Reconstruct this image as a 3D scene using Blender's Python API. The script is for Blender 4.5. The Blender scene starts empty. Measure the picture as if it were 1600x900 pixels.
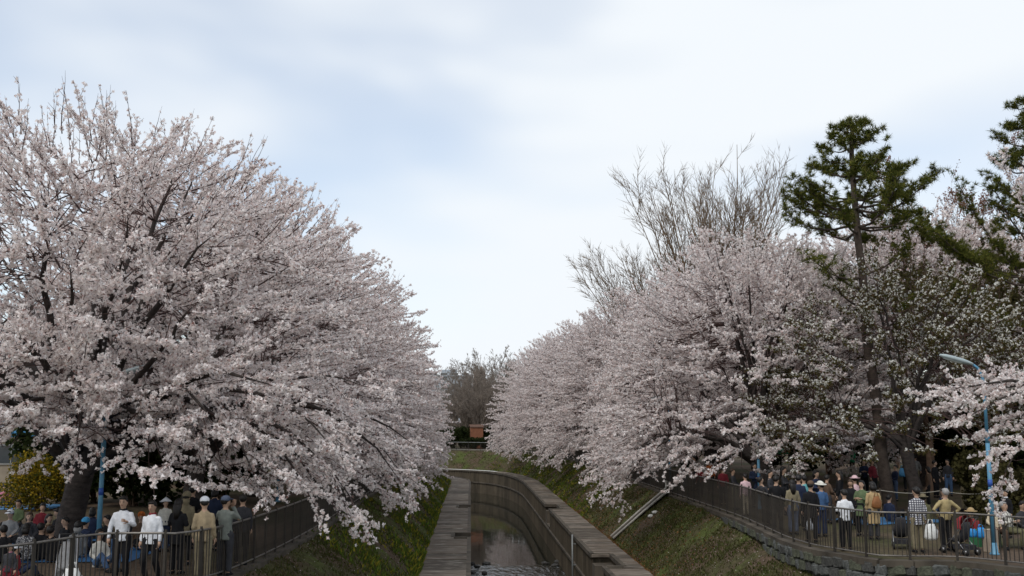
import bpy, bmesh, math, random
import numpy as np
from mathutils import Vector, Matrix, geometry

random.seed(7)
R_ = math.radians
scene = bpy.context.scene
COL = scene.collection

# ------------------------------------------------------------------ camera
CAM_Z = 3.3
F_PX = 1555.0
PITCH, YAW = math.atan(213 / 1555), math.atan(0.0414)
cam_d = bpy.data.cameras.new('camera')
cam_d.sensor_width = 36.0
cam_d.lens = 36.0 * F_PX / 1600.0
cam_d.clip_end = 4000.0
cam = bpy.data.objects.new('camera', cam_d)
cam.location = (0, 0, CAM_Z)
cam.rotation_euler = (math.pi / 2 + PITCH, 0, -YAW)
COL.objects.link(cam)
scene.camera = cam

# ------------------------------------------------------------------ sky
SUN_EL, SUN_AZ = R_(52), R_(215)
world = bpy.data.worlds.new('World')
scene.world = world
world.use_nodes = True
wn, wl = world.node_tree.nodes, world.node_tree.links
wn.clear()
w_out = wn.new('ShaderNodeOutputWorld')
sky = wn.new('ShaderNodeTexSky')
sky.sky_type = 'NISHITA'
sky.sun_disc = False
sky.sun_elevation = SUN_EL
sky.sun_rotation = SUN_AZ
sky.air_density = 1.0
sky.dust_density = 0.6
sky.ozone_density = 0.2
bg_sky = wn.new('ShaderNodeBackground')
bg_sky.inputs['Strength'].default_value = 0.15
wl.new(sky.outputs['Color'], bg_sky.inputs['Color'])
bg_cloud = wn.new('ShaderNodeBackground')
bg_cloud.inputs['Color'].default_value = (0.84, 0.883, 0.925, 1)
bg_cloud.inputs['Strength'].default_value = 0.93
tc = wn.new('ShaderNodeTexCoord')
mp = wn.new('ShaderNodeMapping')
mp.inputs['Scale'].default_value = (1.3, 1.3, 3.6)
mp.inputs['Rotation'].default_value = (0.15, 0.25, 0.4)
mp.inputs['Location'].default_value = (-0.39, 0.30, -0.10)
wl.new(tc.outputs['Generated'], mp.inputs['Vector'])
nz = wn.new('ShaderNodeTexNoise')
nz.inputs['Scale'].default_value = 1.5
nz.inputs['Detail'].default_value = 3.0
nz.inputs['Roughness'].default_value = 0.40
nz.inputs['Distortion'].default_value = 0.3
wl.new(mp.outputs['Vector'], nz.inputs['Vector'])
rp = wn.new('ShaderNodeValToRGB')
rp.color_ramp.interpolation = 'EASE'
rp.color_ramp.elements[0].position = 0.36
rp.color_ramp.elements[0].color = (0.48, 0.48, 0.48, 1)
rp.color_ramp.elements[1].position = 0.60
rp.color_ramp.elements[1].color = (1, 1, 1, 1)
wl.new(nz.outputs['Fac'], rp.inputs['Fac'])
w_mix = wn.new('ShaderNodeMixShader')
wl.new(rp.outputs['Color'], w_mix.inputs['Fac'])
wl.new(bg_sky.outputs[0], w_mix.inputs[1])
wl.new(bg_cloud.outputs[0], w_mix.inputs[2])
wl.new(w_mix.outputs[0], w_out.inputs['Surface'])

# ------------------------------------------------------------------ sun (thin cloud: weak and broad)
sun_d = bpy.data.lights.new('sun', 'SUN')
sun_d.energy = 1.5
sun_d.angle = R_(20)
sun_d.color = (1.0, 0.96, 0.9)
sun = bpy.data.objects.new('sun', sun_d)
# the lamp's -Z axis points along the light; sky sun_rotation counts from +Y towards +X
sdir = Vector((math.sin(SUN_AZ) * math.cos(SUN_EL), math.cos(SUN_AZ) * math.cos(SUN_EL), math.sin(SUN_EL)))
sun.rotation_euler = sdir.to_track_quat('Z', 'Y').to_euler()
sun.location = (0, 0, 60)
COL.objects.link(sun)

vs = scene.view_settings
vs.view_transform = 'Standard'
vs.look = 'None'
vs.exposure = 0.22
vs.gamma = 1.0
vs.use_curve_mapping = False
scene.cycles.max_bounces = 8
scene.cycles.diffuse_bounces = 6
scene.cycles.glossy_bounces = 2
scene.cycles.transmission_bounces = 4
scene.cycles.use_denoising = True

# ------------------------------------------------------------------ photo measurements -> world positions
_right = Vector((math.cos(YAW), -math.sin(YAW), 0))
_fh = Vector((math.sin(YAW), math.cos(YAW), 0))
_fwd = _fh * math.cos(PITCH) + Vector((0, 0, math.sin(PITCH)))
_up = -_fh * math.sin(PITCH) + Vector((0, 0, math.cos(PITCH)))

def proj(p):
    v = Vector(p) - Vector((0, 0, CAM_Z))
    w = v.dot(_fwd)
    return 800 + F_PX * v.dot(_right) / w, 450 - F_PX * v.dot(_up) / w

def ray(px, py):
    return _right * ((px - 800) / F_PX) + _up * ((450 - py) / F_PX) + _fwd

def at_z(px, py, z=0.0):
    d = ray(px, py)
    t = (z - CAM_Z) / d.z
    return Vector((d.x * t, d.y * t, z))

def at_y(px, py, Y):
    d = ray(px, py)
    t = Y / d.y
    return Vector((d.x * t, Y, CAM_Z + d.z * t))

def x_at(px, Y, z=0.8):
    X = 0.0
    for _ in range(6):
        X += (px - proj((X, Y, z))[0]) * Y / F_PX
    return X

def y_for_head(px, hy, h):
    return at_z(px, hy, h).y

# ------------------------------------------------------------------ materials
MAT = {}

def _vary(nt, base, var, scale, coord='Object', detail=4.0, stretch=None):
    n, l = nt.nodes, nt.links
    t = n.new('ShaderNodeTexCoord')
    src = t.outputs[coord]
    if stretch:
        m = n.new('ShaderNodeMapping')
        m.inputs['Scale'].default_value = stretch
        l.new(src, m.inputs['Vector'])
        src = m.outputs['Vector']
    no = n.new('ShaderNodeTexNoise')
    no.inputs['Scale'].default_value = scale
    no.inputs['Detail'].default_value = detail
    no.inputs['Roughness'].default_value = 0.6
    l.new(src, no.inputs['Vector'])
    r = n.new('ShaderNodeValToRGB')
    r.color_ramp.elements[0].position = 0.3
    r.color_ramp.elements[1].position = 0.7
    r.color_ramp.elements[0].color = (*[max(0.0, c * (1 - var)) for c in base], 1)
    r.color_ramp.elements[1].color = (*[min(1.0, c * (1 + var)) for c in base], 1)
    l.new(no.outputs['Fac'], r.inputs['Fac'])
    return r.outputs['Color'], no.outputs['Fac'], src

def mat(name, base, rough=0.8, var=0.2, scale=4.0, bump=0.0, bscale=None, metal=0.0, spec=0.3, stretch=None, coord='Object'):
    if name in MAT:
        return MAT[name]
    m = bpy.data.materials.new(name)
    m.use_nodes = True
    nt = m.node_tree
    b = nt.nodes['Principled BSDF']
    b.inputs['Roughness'].default_value = rough
    b.inputs['Metallic'].default_value = metal
    b.inputs['Specular IOR Level'].default_value = spec
    c, f, src = _vary(nt, base, var, scale, coord, stretch=stretch)
    nt.links.new(c, b.inputs['Base Color'])
    if bump:
        no = nt.nodes.new('ShaderNodeTexNoise')
        no.inputs['Scale'].default_value = bscale or scale * 4
        no.inputs['Detail'].default_value = 5
        nt.links.new(src, no.inputs['Vector'])
        bu = nt.nodes.new('ShaderNodeBump')
        bu.inputs['Strength'].default_value = bump
        bu.inputs['Distance'].default_value = 0.03
        nt.links.new(no.outputs['Fac'], bu.inputs['Height'])
        nt.links.new(bu.outputs['Normal'], b.inputs['Normal'])
    MAT[name] = m
    return m

def leaf_mat(name, stops, trans=0.35, coat=0.0):
    """diffuse + translucent, colour picked per small face group (petal or leaf)"""
    m = bpy.data.materials.new(name)
    m.use_nodes = True
    nt = m.node_tree
    n, l = nt.nodes, nt.links
    n.clear()
    o = n.new('ShaderNodeOutputMaterial')
    g = n.new('ShaderNodeNewGeometry')
    r = n.new('ShaderNodeValToRGB')
    els = r.color_ramp.elements
    while len(els) < len(stops):
        els.new(0.5)
    for e, (p, c) in zip(els, stops):
        e.position = p
        e.color = (*c, 1)
    l.new(g.outputs['Random Per Island'], r.inputs['Fac'])
    d = n.new('ShaderNodeBsdfDiffuse')
    t = n.new('ShaderNodeBsdfTranslucent')
    l.new(r.outputs['Color'], d.inputs['Color'])
    l.new(r.outputs['Color'], t.inputs['Color'])
    mx = n.new('ShaderNodeMixShader')
    mx.inputs['Fac'].default_value = trans
    l.new(d.outputs[0], mx.inputs[1])
    l.new(t.outputs[0], mx.inputs[2])
    l.new(mx.outputs[0], o.inputs['Surface'])
    MAT[name] = m
    return m

BLOSSOM = leaf_mat('blossom_pink', [(0.0, (0.36, 0.20, 0.17)), (0.05, (0.72, 0.59, 0.56)), (0.30, (0.85, 0.775, 0.75)), (1.0, (0.935, 0.90, 0.88))], 0.42)
BLOSSOM_W = leaf_mat('blossom_white', [(0.0, (0.50, 0.46, 0.36)), (0.1, (0.70, 0.68, 0.62)), (1.0, (0.86, 0.85, 0.80))], 0.35)
YOUNG = leaf_mat('young_leaf', [(0.0, (0.085, 0.06, 0.03)), (0.5, (0.085, 0.085, 0.026)), (1.0, (0.14, 0.09, 0.05))], 0.4)
REDBUD = leaf_mat('red_bud_leaf', [(0.0, (0.16, 0.07, 0.045)), (1.0, (0.26, 0.13, 0.09))], 0.4)
NEEDLE = leaf_mat('pine_needle', [(0.0, (0.03, 0.045, 0.012)), (0.6, (0.10, 0.115, 0.026)), (1.0, (0.23, 0.205, 0.05))], 0.2)
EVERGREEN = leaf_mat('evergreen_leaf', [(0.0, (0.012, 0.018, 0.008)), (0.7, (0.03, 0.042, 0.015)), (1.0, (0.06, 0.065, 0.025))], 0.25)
GREYBUD = leaf_mat('grey_brown_bud', [(0.0, (0.20, 0.17, 0.145)), (1.0, (0.32, 0.27, 0.23))], 0.45)
OLIVE = leaf_mat('olive_leaf', [(0.0, (0.05, 0.045, 0.02)), (1.0, (0.11, 0.10, 0.04))], 0.3)
YELLOW = leaf_mat('forsythia_flower', [(0.0, (0.08, 0.09, 0.02)), (0.45, (0.10, 0.10, 0.02)), (0.6, (0.28, 0.20, 0.02)), (1.0, (0.40, 0.27, 0.03))], 0.35)
GRASS_M = leaf_mat('grass_blade', [(0.0, (0.085, 0.07, 0.035)), (0.35, (0.07, 0.068, 0.026)), (0.75, (0.055, 0.075, 0.02)), (1.0, (0.12, 0.11, 0.045))], 0.3)
WEED_M = leaf_mat('weed_leaf', [(0.0, (0.07, 0.095, 0.02)), (0.65, (0.12, 0.18, 0.03)), (0.85, (0.26, 0.23, 0.03)), (1.0, (0.36, 0.29, 0.04))], 0.35)
DRYLEAF = leaf_mat('dry_leaf', [(0.0, (0.12, 0.06, 0.03)), (0.6, (0.20, 0.09, 0.04)), (1.0, (0.26, 0.15, 0.07))], 0.1)

BARK = mat('cherry_bark', (0.045, 0.036, 0.032), 0.95, 0.45, 5, 0.6, 14, stretch=(1, 1, 2.2))
BARK_GREY = mat('grey_bark', (0.155, 0.105, 0.062), 0.95, 0.35, 6, 0.5, 18)
BARK_PINE = mat('pine_bark', (0.06, 0.045, 0.036), 0.95, 0.4, 6, 0.8, 12)
TWIG = mat('cherry_twig', (0.075, 0.045, 0.04), 0.9, 0.3, 6)
SOIL = mat('park_soil', (0.12, 0.092, 0.068), 1.0, 0.45, 0.5, 0.5, 3.0, spec=0.1)
CONC = mat('old_concrete', (0.19, 0.175, 0.155), 0.9, 0.4, 1.3, 0.4, 9)
CONC_D = mat('stained_concrete', (0.078, 0.065, 0.050), 0.9, 0.5, 1.1, 0.4, 7, stretch=(1, 1, .4))
PILE_M = mat('stained_piling', (0.072, 0.058, 0.040), 0.9, 0.5, 0.9, 0.4, 6, stretch=(1, 1, .35))
STONE = [mat('wall_stone_%s' % w, c, 0.95, 0.5, 5, 0.7, 16) for w, c in
         (('grey', (0.10, 0.105, 0.10)), ('dark', (0.06, 0.06, 0.056)), ('mossy', (0.08, 0.085, 0.06)))]
MORTAR = mat('mortar', (0.05, 0.048, 0.044), 1.0, 0.4, 6)
FENCE_M = mat('fence_bronze', (0.050, 0.043, 0.036), 0.55, 0.25, 5, metal=0.3)
RAIL_M = mat('rail_worn', (0.17, 0.155, 0.14), 0.42, 0.25, 6, metal=0.45)
FARFENCE = mat('fence_pale_grey', (0.30, 0.31, 0.30), 0.6, 0.2, 5)
BLUE = mat('lamp_blue_paint', (0.085, 0.245, 0.375), 0.45, 0.12, 3, spec=0.5)
LAMPGREY = mat('lamp_head_grey', (0.34, 0.40, 0.41), 0.4, 0.15, 5, spec=0.5)
LENS = mat('lamp_lens', (0.55, 0.60, 0.60), 0.25, 0.05, 5, spec=0.5)
PIPE_M = mat('drain_pale_concrete', (0.42, 0.40, 0.36), 0.7, 0.25, 4)

# ------------------------------------------------------------------ mesh helpers
class MB:
    def __init__(s):
        s.v, s.f = [], []

    def add(s, verts, faces):
        o = len(s.v)
        s.v += [tuple(p) for p in verts]
        s.f += [tuple(i + o for i in q) for q in faces]

    def box(s, c, d, rz=0.0, taper=1.0, M=None):
        x, y, z = d[0] / 2, d[1] / 2, d[2] / 2
        pts = []
        for sz in (-1, 1):
            k = taper if sz > 0 else 1.0
            for sx, sy in ((-1, -1), (1, -1), (1, 1), (-1, 1)):
                pts.append(Vector((sx * x * k, sy * y * k, sz * z)))
        m = M if M is not None else Matrix.Rotation(rz, 3, 'Z')
        s.add([m @ p + Vector(c) for p in pts],
              [(3, 2, 1, 0), (4, 5, 6, 7), (0, 1, 5, 4), (1, 2, 6, 5), (2, 3, 7, 6), (3, 0, 4, 7)])

    def tube(s, pts, rads, n=8, sx=1.0, sy=1.0, cap=True):
        pts = [Vector(p) for p in pts]
        if not hasattr(rads, '__len__'):
            rads = [rads] * len(pts)
        rings, prev = [], None
        for i, p in enumerate(pts):
            t = (pts[min(i + 1, len(pts) - 1)] - pts[max(i - 1, 0)])
            t = t.normalized() if t.length > 1e-9 else Vector((0, 0, 1))
            ref = prev if prev is not None else (Vector((1, 0, 0)) if abs(t.x) < 0.85 else Vector((0, 1, 0)))
            u = ref - t * ref.dot(t)
            u.normalize()
            prev = u
            w = t.cross(u)
            rings.append([p + (u * math.cos(a) * sx + w * math.sin(a) * sy) * rads[i]
                          for a in [2 * math.pi * k / n for k in range(n)]])
        vs_, fs = [q for r in rings for q in r], []
        for i in range(len(pts) - 1):
            for k in range(n):
                a, b = i * n + k, i * n + (k + 1) % n
                fs.append((a, b, b + n, a + n))
        if cap:
            fs.append(tuple(range(n - 1, -1, -1)))
            L = (len(pts) - 1) * n
            fs.append(tuple(L + k for k in range(n)))
        s.add(vs_, fs)

    def rings(s, secs, n=14):
        """stack of ellipses (x, y, z, rx, ry)"""
        vs_, fs = [], []
        for (x, y, z, rx, ry) in secs:
            for k in range(n):
                a = 2 * math.pi * k / n
                vs_.append((x + rx * math.cos(a), y + ry * math.sin(a), z))
        for i in range(len(secs) - 1):
            for k in range(n):
                a, b = i * n + k, i * n + (k + 1) % n
                fs.append((a, b, b + n, a + n))
        fs.append(tuple(range(n - 1, -1, -1)))
        L = (len(secs) - 1) * n
        fs.append(tuple(L + k for k in range(n)))
        s.add(vs_, fs)

    def ball(s, c, r, nu=12, nv=8, M=None):
        if not hasattr(r, '__len__'):
            r = (r, r, r)
        vs_, fs = [], []
        for j in range(1, nv):
            ph = math.pi * j / nv
            for k in range(nu):
                a = 2 * math.pi * k / nu
                vs_.append(Vector((r[0] * math.sin(ph) * math.cos(a), r[1] * math.sin(ph) * math.sin(a), r[2] * math.cos(ph))))
        vs_.append(Vector((0, 0, r[2])))
        vs_.append(Vector((0, 0, -r[2])))
        T, B = len(vs_) - 2, len(vs_) - 1
        for j in range(nv - 2):
            for k in range(nu):
                a, b = j * nu + k, j * nu + (k + 1) % nu
                fs.append((a, a + nu, b + nu, b))
        for k in range(nu):
            fs.append((T, k, (k + 1) % nu))
            L = (nv - 2) * nu
            fs.append((B, L + (k + 1) % nu, L + k))
        s.add([(M @ p if M is not None else p) + Vector(c) for p in vs_], fs)

    def mesh(s, name, m=None, smooth=False):
        me = bpy.data.meshes.new(name)
        me.from_pydata(s.v, [], s.f)
        if m is not None:
            me.materials.append(m)
        if smooth:
            me.polygons.foreach_set('use_smooth', [True] * len(me.polygons))
        me.update()
        return me

    def build(s, name, m=None, parent=None, smooth=False):
        return link(name, s.mesh(name, m, smooth), parent)

def link(name, data, parent=None, loc=None):
    o = bpy.data.objects.new(name, data)
    COL.objects.link(o)
    if parent is not None:
        o.parent = parent
    if loc is not None:
        o.location = loc
    return o

def np_mesh(name, V, F, m=None, smooth=False):
    """V (n,3), F (k,3|4) index arrays"""
    me = bpy.data.meshes.new(name)
    V = np.ascontiguousarray(V, dtype=np.float32)
    F = np.ascontiguousarray(F, dtype=np.int32)
    me.vertices.add(len(V))
    me.vertices.foreach_set('co', V.ravel())
    me.loops.add(F.size)
    me.loops.foreach_set('vertex_index', F.ravel())
    me.polygons.add(len(F))
    me.polygons.foreach_set('loop_start', np.arange(0, F.size, F.shape[1], dtype=np.int32))
    me.update(calc_edges=True)
    if m is not None:
        me.materials.append(m)
    if smooth:
        me.polygons.foreach_set('use_smooth', np.ones(len(F), dtype=bool))
    return me

def tag(o, label=None, cat=None, group=None, kind=None):
    if label:
        o['label'] = label
    if cat:
        o['category'] = cat
    if group:
        o['group'] = group
    if kind:
        o['kind'] = kind
    return o

def empty(name, loc=(0, 0, 0), rz=0.0):
    o = bpy.data.objects.new(name, None)
    o.empty_display_size = 0.2
    COL.objects.link(o)
    o.location = loc
    o.rotation_euler = (0, 0, rz)
    return o

def copy_tree(o, parent=None):
    c = o.copy()
    COL.objects.link(c)
    c.parent = parent
    for ch in list(o.children):
        copy_tree(ch, c)
    return c

def smooth_line(P, step=0.5):
    """Catmull-Rom through the points, resampled"""
    P = [np.array(p, float) for p in P]
    P = [2 * P[0] - P[1]] + P + [2 * P[-1] - P[-2]]
    out = []
    for i in range(1, len(P) - 2):
        a, b, c, d = P[i - 1], P[i], P[i + 1], P[i + 2]
        n = max(1, int(np.linalg.norm(c - b) / step))
        for k in range(n):
            t = k / n
            out.append(0.5 * (2 * b + (c - a) * t + (2 * a - 5 * b + 4 * c - d) * t * t + (3 * b - a - 3 * c + d) * t ** 3))
    out.append(P[-2])
    return np.array(out)

def normals_of(L):
    t = np.gradient(L, axis=0)
    t /= np.linalg.norm(t, axis=1)[:, None] + 1e-9
    return np.stack([t[:, 1], -t[:, 0]], 1)   # right-hand side of travel

# ================================================================== SETTING
Z_WALK, Z_WATER = -2.2, -4.8
RW = smooth_line([(5.2, -12), (5.2, 20), (5.2, 50), (5.2, 75), (5.2, 92), (5.0, 102), (3.9, 112), (1.6, 119.5), (-3, 125), (-10, 129), (-28, 135), (-60, 142)], 1.0)
LW = smooth_line([(0, -12), (0, 20), (0, 50), (0, 80), (0, 98), (-0.5, 103), (-2.2, 108.5), (-5.5, 113), (-11, 116.5), (-28, 122), (-60, 129)], 1.0)
RN, LN = normals_of(RW), normals_of(LW)

def bank_pairs(W, N, w_walk, w_top, near_in_y, near_edge, y_join, sgn):
    """inner (walkway) and outer (bank top) polylines, explicit near the bridge"""
    sel = W[:, 1] >= y_join
    inn = W[sel] + sgn * N[sel] * w_walk
    out = W[sel] + sgn * N[sel] * w_top
    ni = np.array([(W[0, 0] + sgn * w_walk, y) for y in near_in_y])
    n2 = smooth_line(list(near_edge) + [tuple(out[0])], 0.5)
    # spread the inner points by the same parameter
    par = np.linspace(0, 1, len(n2))
    iy = np.interp(par, np.linspace(0, 1, len(near_in_y) + 1), list(near_in_y) + [inn[0, 1]])
    ni = np.stack([np.full(len(n2), W[0, 0] + sgn * w_walk), iy], 1)
    return np.vstack([ni[:-1], inn]), np.vstack([n2[:-1], out])

R_EDGE_NEAR = [(19, -12), (18.5, 8), (16.5, 16), (13.6, 21.6), (12.5, 23.3), (11.7, 24.2), (10.7, 24.3), (9.95, 24.5), (9.5, 25.6), (9.1, 26.6), (8.95, 28.5), (9.1, 31), (9.35, 35)]
L_EDGE_NEAR = [(-16, -12), (-14.5, 8), (-10.8, 16.6), (-8.4, 18.8), (-7.8, 20.1), (-7.3, 21.0), (-6.5, 21.0), (-5.85, 20.9), (-5.45, 21.8), (-5.2, 23), (-4.95, 26), (-4.75, 31)]
R_IN, R_OUT = bank_pairs(RW, RN, 1.55, 4.2, [-12, 6, 12, 17, 19, 20.5, 22, 23.5, 25, 26.5, 28.5, 31, 35], R_EDGE_NEAR, 40.0, 1)
L_IN, L_OUT = bank_pairs(LW, LN, 1.9, 4.7, [-12, 6, 12, 16, 18, 19.5, 20.5, 21.3, 22.2, 23.4, 26, 31], L_EDGE_NEAR, 38.0, -1)
R_EDGE, L_EDGE = R_OUT, L_OUT

# height of the stone retaining wall under the right-hand fence
def wall_h(y):
    return float(np.interp(y, [15, 24, 27, 31, 36, 40], [1.0, 0.85, 0.62, 0.42, 0.22, 0.0]))
R_WH = np.array([wall_h(y) for y in R_OUT[:, 1]])

# ---- ground: one sheet to the horizon with the channel cut out of it
poly = [(-1500, -60), (-16.5, -60)] + [tuple(p) for p in L_EDGE] + [tuple(p) for p in R_EDGE[::-1]] + [(19.5, -60), (1500, -60), (1500, 2500), (-1500, 2500)]
tris = geometry.tessellate_polygon([[Vector((x, y, 0)) for x, y in poly]])
gm = bpy.data.meshes.new('ground')
gm.from_pydata([(x, y, 0) for x, y in poly], [], [tuple(t) for t in tris])
bmx = bmesh.new(); bmx.from_mesh(gm)
bmesh.ops.recalc_face_normals(bmx, faces=bmx.faces)
if sum(f.normal.z * f.calc_area() for f in bmx.faces) < 0:
    bmesh.ops.reverse_faces(bmx, faces=bmx.faces)
bmx.to_mesh(gm); bmx.free()
# soil with patches of thin grass
m = bpy.data.materials.new('park_ground'); m.use_nodes = True
nt = m.node_tree; b = nt.nodes['Principled BSDF']
b.inputs['Roughness'].default_value = 1.0; b.inputs['Specular IOR Level'].default_value = 0.1
t_ = nt.nodes.new('ShaderNodeTexCoord')
n1 = nt.nodes.new('ShaderNodeTexNoise'); n1.inputs['Scale'].default_value = 0.22; n1.inputs['Detail'].default_value = 6
n2_ = nt.nodes.new('ShaderNodeTexNoise'); n2_.inputs['Scale'].default_value = 5.0; n2_.inputs['Detail'].default_value = 6
for q in (n1, n2_): nt.links.new(t_.outputs['Object'], q.inputs['Vector'])
r1 = nt.nodes.new('ShaderNodeValToRGB')
r1.color_ramp.elements[0].position = 0.42; r1.color_ramp.elements[0].color = (0.105, 0.076, 0.055, 1)
r1.color_ramp.elements[1].position = 0.62; r1.color_ramp.elements[1].color = (0.06, 0.058, 0.028, 1)
nt.links.new(n1.outputs['Fac'], r1.inputs['Fac'])
mx = nt.nodes.new('ShaderNodeMix'); mx.data_type = 'RGBA'; mx.blend_type = 'OVERLAY'; mx.inputs[0].default_value = 0.7
nt.links.new(r1.outputs['Color'], mx.inputs[6]); nt.links.new(n2_.outputs['Fac'], mx.inputs[7])
nt.links.new(mx.outputs[2], b.inputs['Base Color'])
bu = nt.nodes.new('ShaderNodeBump'); bu.inputs['Strength'].default_value = 0.5; bu.inputs['Distance'].default_value = 0.05
nt.links.new(n2_.outputs['Fac'], bu.inputs['Height']); nt.links.new(bu.outputs['Normal'], b.inputs['Normal'])
gm.materials.append(m)
tag(link('ground', gm), kind='structure')

# ---- grassy banks
def bank(name, I, O, zin, zout, across=10, flip=False, seed=1):
    rng = np.random.default_rng(seed)
    n = len(I)
    V = np.zeros((n, across + 1, 3))
    for k in range(across + 1):
        t = k / across
        V[:, k, :2] = I * (1 - t) + O * t
        V[:, k, 2] = zin * (1 - t) + zout * t + 0.14 * math.sin(math.pi * t)
    V[:, 1:-1, 2] += rng.normal(0, 0.035, (n, across - 1))
    idx = np.arange(n * (across + 1)).reshape(n, across + 1)
    F = np.stack([idx[:-1, :-1], idx[:-1, 1:], idx[1:, 1:], idx[1:, :-1]], -1).reshape(-1, 4)
    if flip:
        F = F[:, ::-1]
    return V, F

m = bpy.data.materials.new('bank_turf'); m.use_nodes = True
nt = m.node_tree; b = nt.nodes['Principled BSDF']
b.inputs['Roughness'].default_value = 1.0; b.inputs['Specular IOR Level'].default_value = 0.08
t_ = nt.nodes.new('ShaderNodeTexCoord')
n1 = nt.nodes.new('ShaderNodeTexNoise'); n1.inputs['Scale'].default_value = 0.55; n1.inputs['Detail'].default_value = 7; n1.inputs['Roughness'].default_value = 0.62
n2_ = nt.nodes.new('ShaderNodeTexNoise'); n2_.inputs['Scale'].default_value = 7.0; n2_.inputs['Detail'].default_value = 6
for q in (n1, n2_): nt.links.new(t_.outputs['Object'], q.inputs['Vector'])
r1 = nt.nodes.new('ShaderNodeValToRGB')
e = r1.color_ramp.elements
e[0].position = 0.40; e[0].color = (0.092, 0.066, 0.046, 1)
e[1].position = 0.60; e[1].color = (0.070, 0.085, 0.026, 1)
e.new(0.5).color = (0.066, 0.060, 0.030, 1)
nt.links.new(n1.outputs['Fac'], r1.inputs['Fac'])
mx = nt.nodes.new('ShaderNodeMix'); mx.data_type = 'RGBA'; mx.blend_type = 'OVERLAY'; mx.inputs[0].default_value = 0.8
nt.links.new(r1.outputs['Color'], mx.inputs[6]); nt.links.new(n2_.outputs['Fac'], mx.inputs[7])
nt.links.new(mx.outputs[2], b.inputs['Base Color'])
bu = nt.nodes.new('ShaderNodeBump'); bu.inputs['Strength'].default_value = 0.8; bu.inputs['Distance'].default_value = 0.08
nt.links.new(n2_.outputs['Fac'], bu.inputs['Height']); nt.links.new(bu.outputs['Normal'], b.inputs['Normal'])
TURF = m
VR, FR = bank('bank_right', R_IN, R_OUT, Z_WALK - 0.02, -R_WH, seed=3)
VL, FL = bank('bank_left', L_IN, L_OUT, Z_WALK - 0.02, np.zeros(len(L_IN)), flip=True, seed=4)
tag(link('bank_right', np_mesh('bank_right', VR.reshape(-1, 3), FR, TURF, True)), kind='structure')
tag(link('bank_left', np_mesh('bank_left', VL.reshape(-1, 3), FL, TURF, True)), kind='structure')

# ---- grass on the banks
def blades(V, n, ylo, yhi, hmin, hmax, seed, tpow=None, patch=0.0, width=0.02):
    rng = np.random.default_rng(seed)
    ok = np.where((V[:-1, 0, 1] > ylo) & (V[:-1, 0, 1] < yhi))[0]
    # nearer rows get more blades
    wgt = 1.0 / np.maximum(V[ok, 0, 1], 15) ** 1.1
    seg = np.linalg.norm(V[ok + 1, 0] - V[ok, 0], axis=1) + np.linalg.norm(V[ok + 1, -1] - V[ok, -1], axis=1)
    wgt = wgt * seg; wgt /= wgt.sum()
    i = rng.choice(ok, n, p=wgt)
    t = rng.random(n) if tpow is None else rng.random(n) ** tpow
    A = V.shape[1] - 1
    k = np.minimum((t * A).astype(int), A - 1); f = (t * A - k)[:, None]; g = rng.random(n)[:, None]
    P = (V[i, k] * (1 - f) + V[i, k + 1] * f) * (1 - g) + (V[i + 1, k] * (1 - f) + V[i + 1, k + 1] * f) * g
    if patch:
        s = np.sin(P[:, 0] * 1.7 + 1.1 * np.sin(P[:, 1] * .6)) * np.sin(P[:, 1] * .9 + P[:, 0]) + rng.normal(0, .5, n)
        P = P[s > patch]
        n = len(P)
    h = rng.uniform(hmin, hmax, n); a = rng.uniform(0, 2 * np.pi, n); w = rng.uniform(.5, 1.2, n) * width * (1 + P[:, 1] / 60)
    d = np.stack([np.cos(a), np.sin(a), np.zeros(n)], 1)
    lean = rng.normal(0, .5, (n, 3)); lean[:, 2] = 1.0
    V3 = np.stack([P - d * w[:, None], P + d * w[:, None], P + lean * h[:, None]], 1).reshape(-1, 3)
    return V3, np.arange(n * 3).reshape(-1, 3)

for nm, VV, nb, sd in (('bank_grass', VR, 70000, 11), ('bank_grass', VL, 45000, 12)):
    v3, f3 = blades(VV, nb, 18, 140, 0.03, 0.12, sd, patch=-0.25)
    o = link(nm, np_mesh(nm, v3, f3, GRASS_M))
    tag(o, 'short patchy grass on the %s bank of the canal' % ('right' if sd == 11 else 'left'), 'grass', kind='stuff')
v3, f3 = blades(VL, 26000, 28, 118, 0.06, 0.22, 13, tpow=2.6, patch=0.3, width=0.03)
tag(link('bank_weeds', np_mesh('bank_weeds', v3, f3, WEED_M)), 'bright green and yellow weeds along the left walkway edge', 'weeds', kind='stuff')
v3, f3 = blades(VR, 9000, 60, 122, 0.05, 0.2, 14, tpow=1.6, patch=0.3, width=0.03)
tag(link('bank_weeds', np_mesh('bank_weeds', v3, f3, WEED_M)), 'green weeds on the right bank near the bend', 'weeds', kind='stuff')
v3, f3 = blades(VR, 5000, 34, 80, 0.015, 0.05, 15, tpow=4.5, width=0.035)
tag(link('fallen_leaves', np_mesh('fallen_leaves', v3, f3, DRYLEAF)), 'orange brown fallen leaves along the foot of the right bank', 'leaves', kind='stuff')

PETAL_M = leaf_mat('fallen_petal', [(0.0, (.62, .50, .48)), (1.0, (.80, .72, .70))], .2)
for VV, nm, sd in ((VR, 'right', 21), (VL, 'left', 22)):
    v3, f3 = blades(VV, 2600, 20, 110, 0.004, 0.02, sd, width=0.018)
    tag(link('fallen_petals', np_mesh('fallen_petals', v3, f3, PETAL_M)), 'pale fallen petals sprinkled on the %s bank' % nm, 'petals', kind='stuff')

# ---- walkways: a bed and separate slabs
def strip(name, A, B, z, m_, parent=None, smooth=False):
    n = len(A)
    V = np.vstack([np.c_[A, np.full(n, z)], np.c_[B, np.full(n, z)]])
    F = np.array([(i, n + i, n + i + 1, i + 1) for i in range(n - 1)])
    return link(name, np_mesh(name, V, F, m_, smooth), parent)

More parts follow.
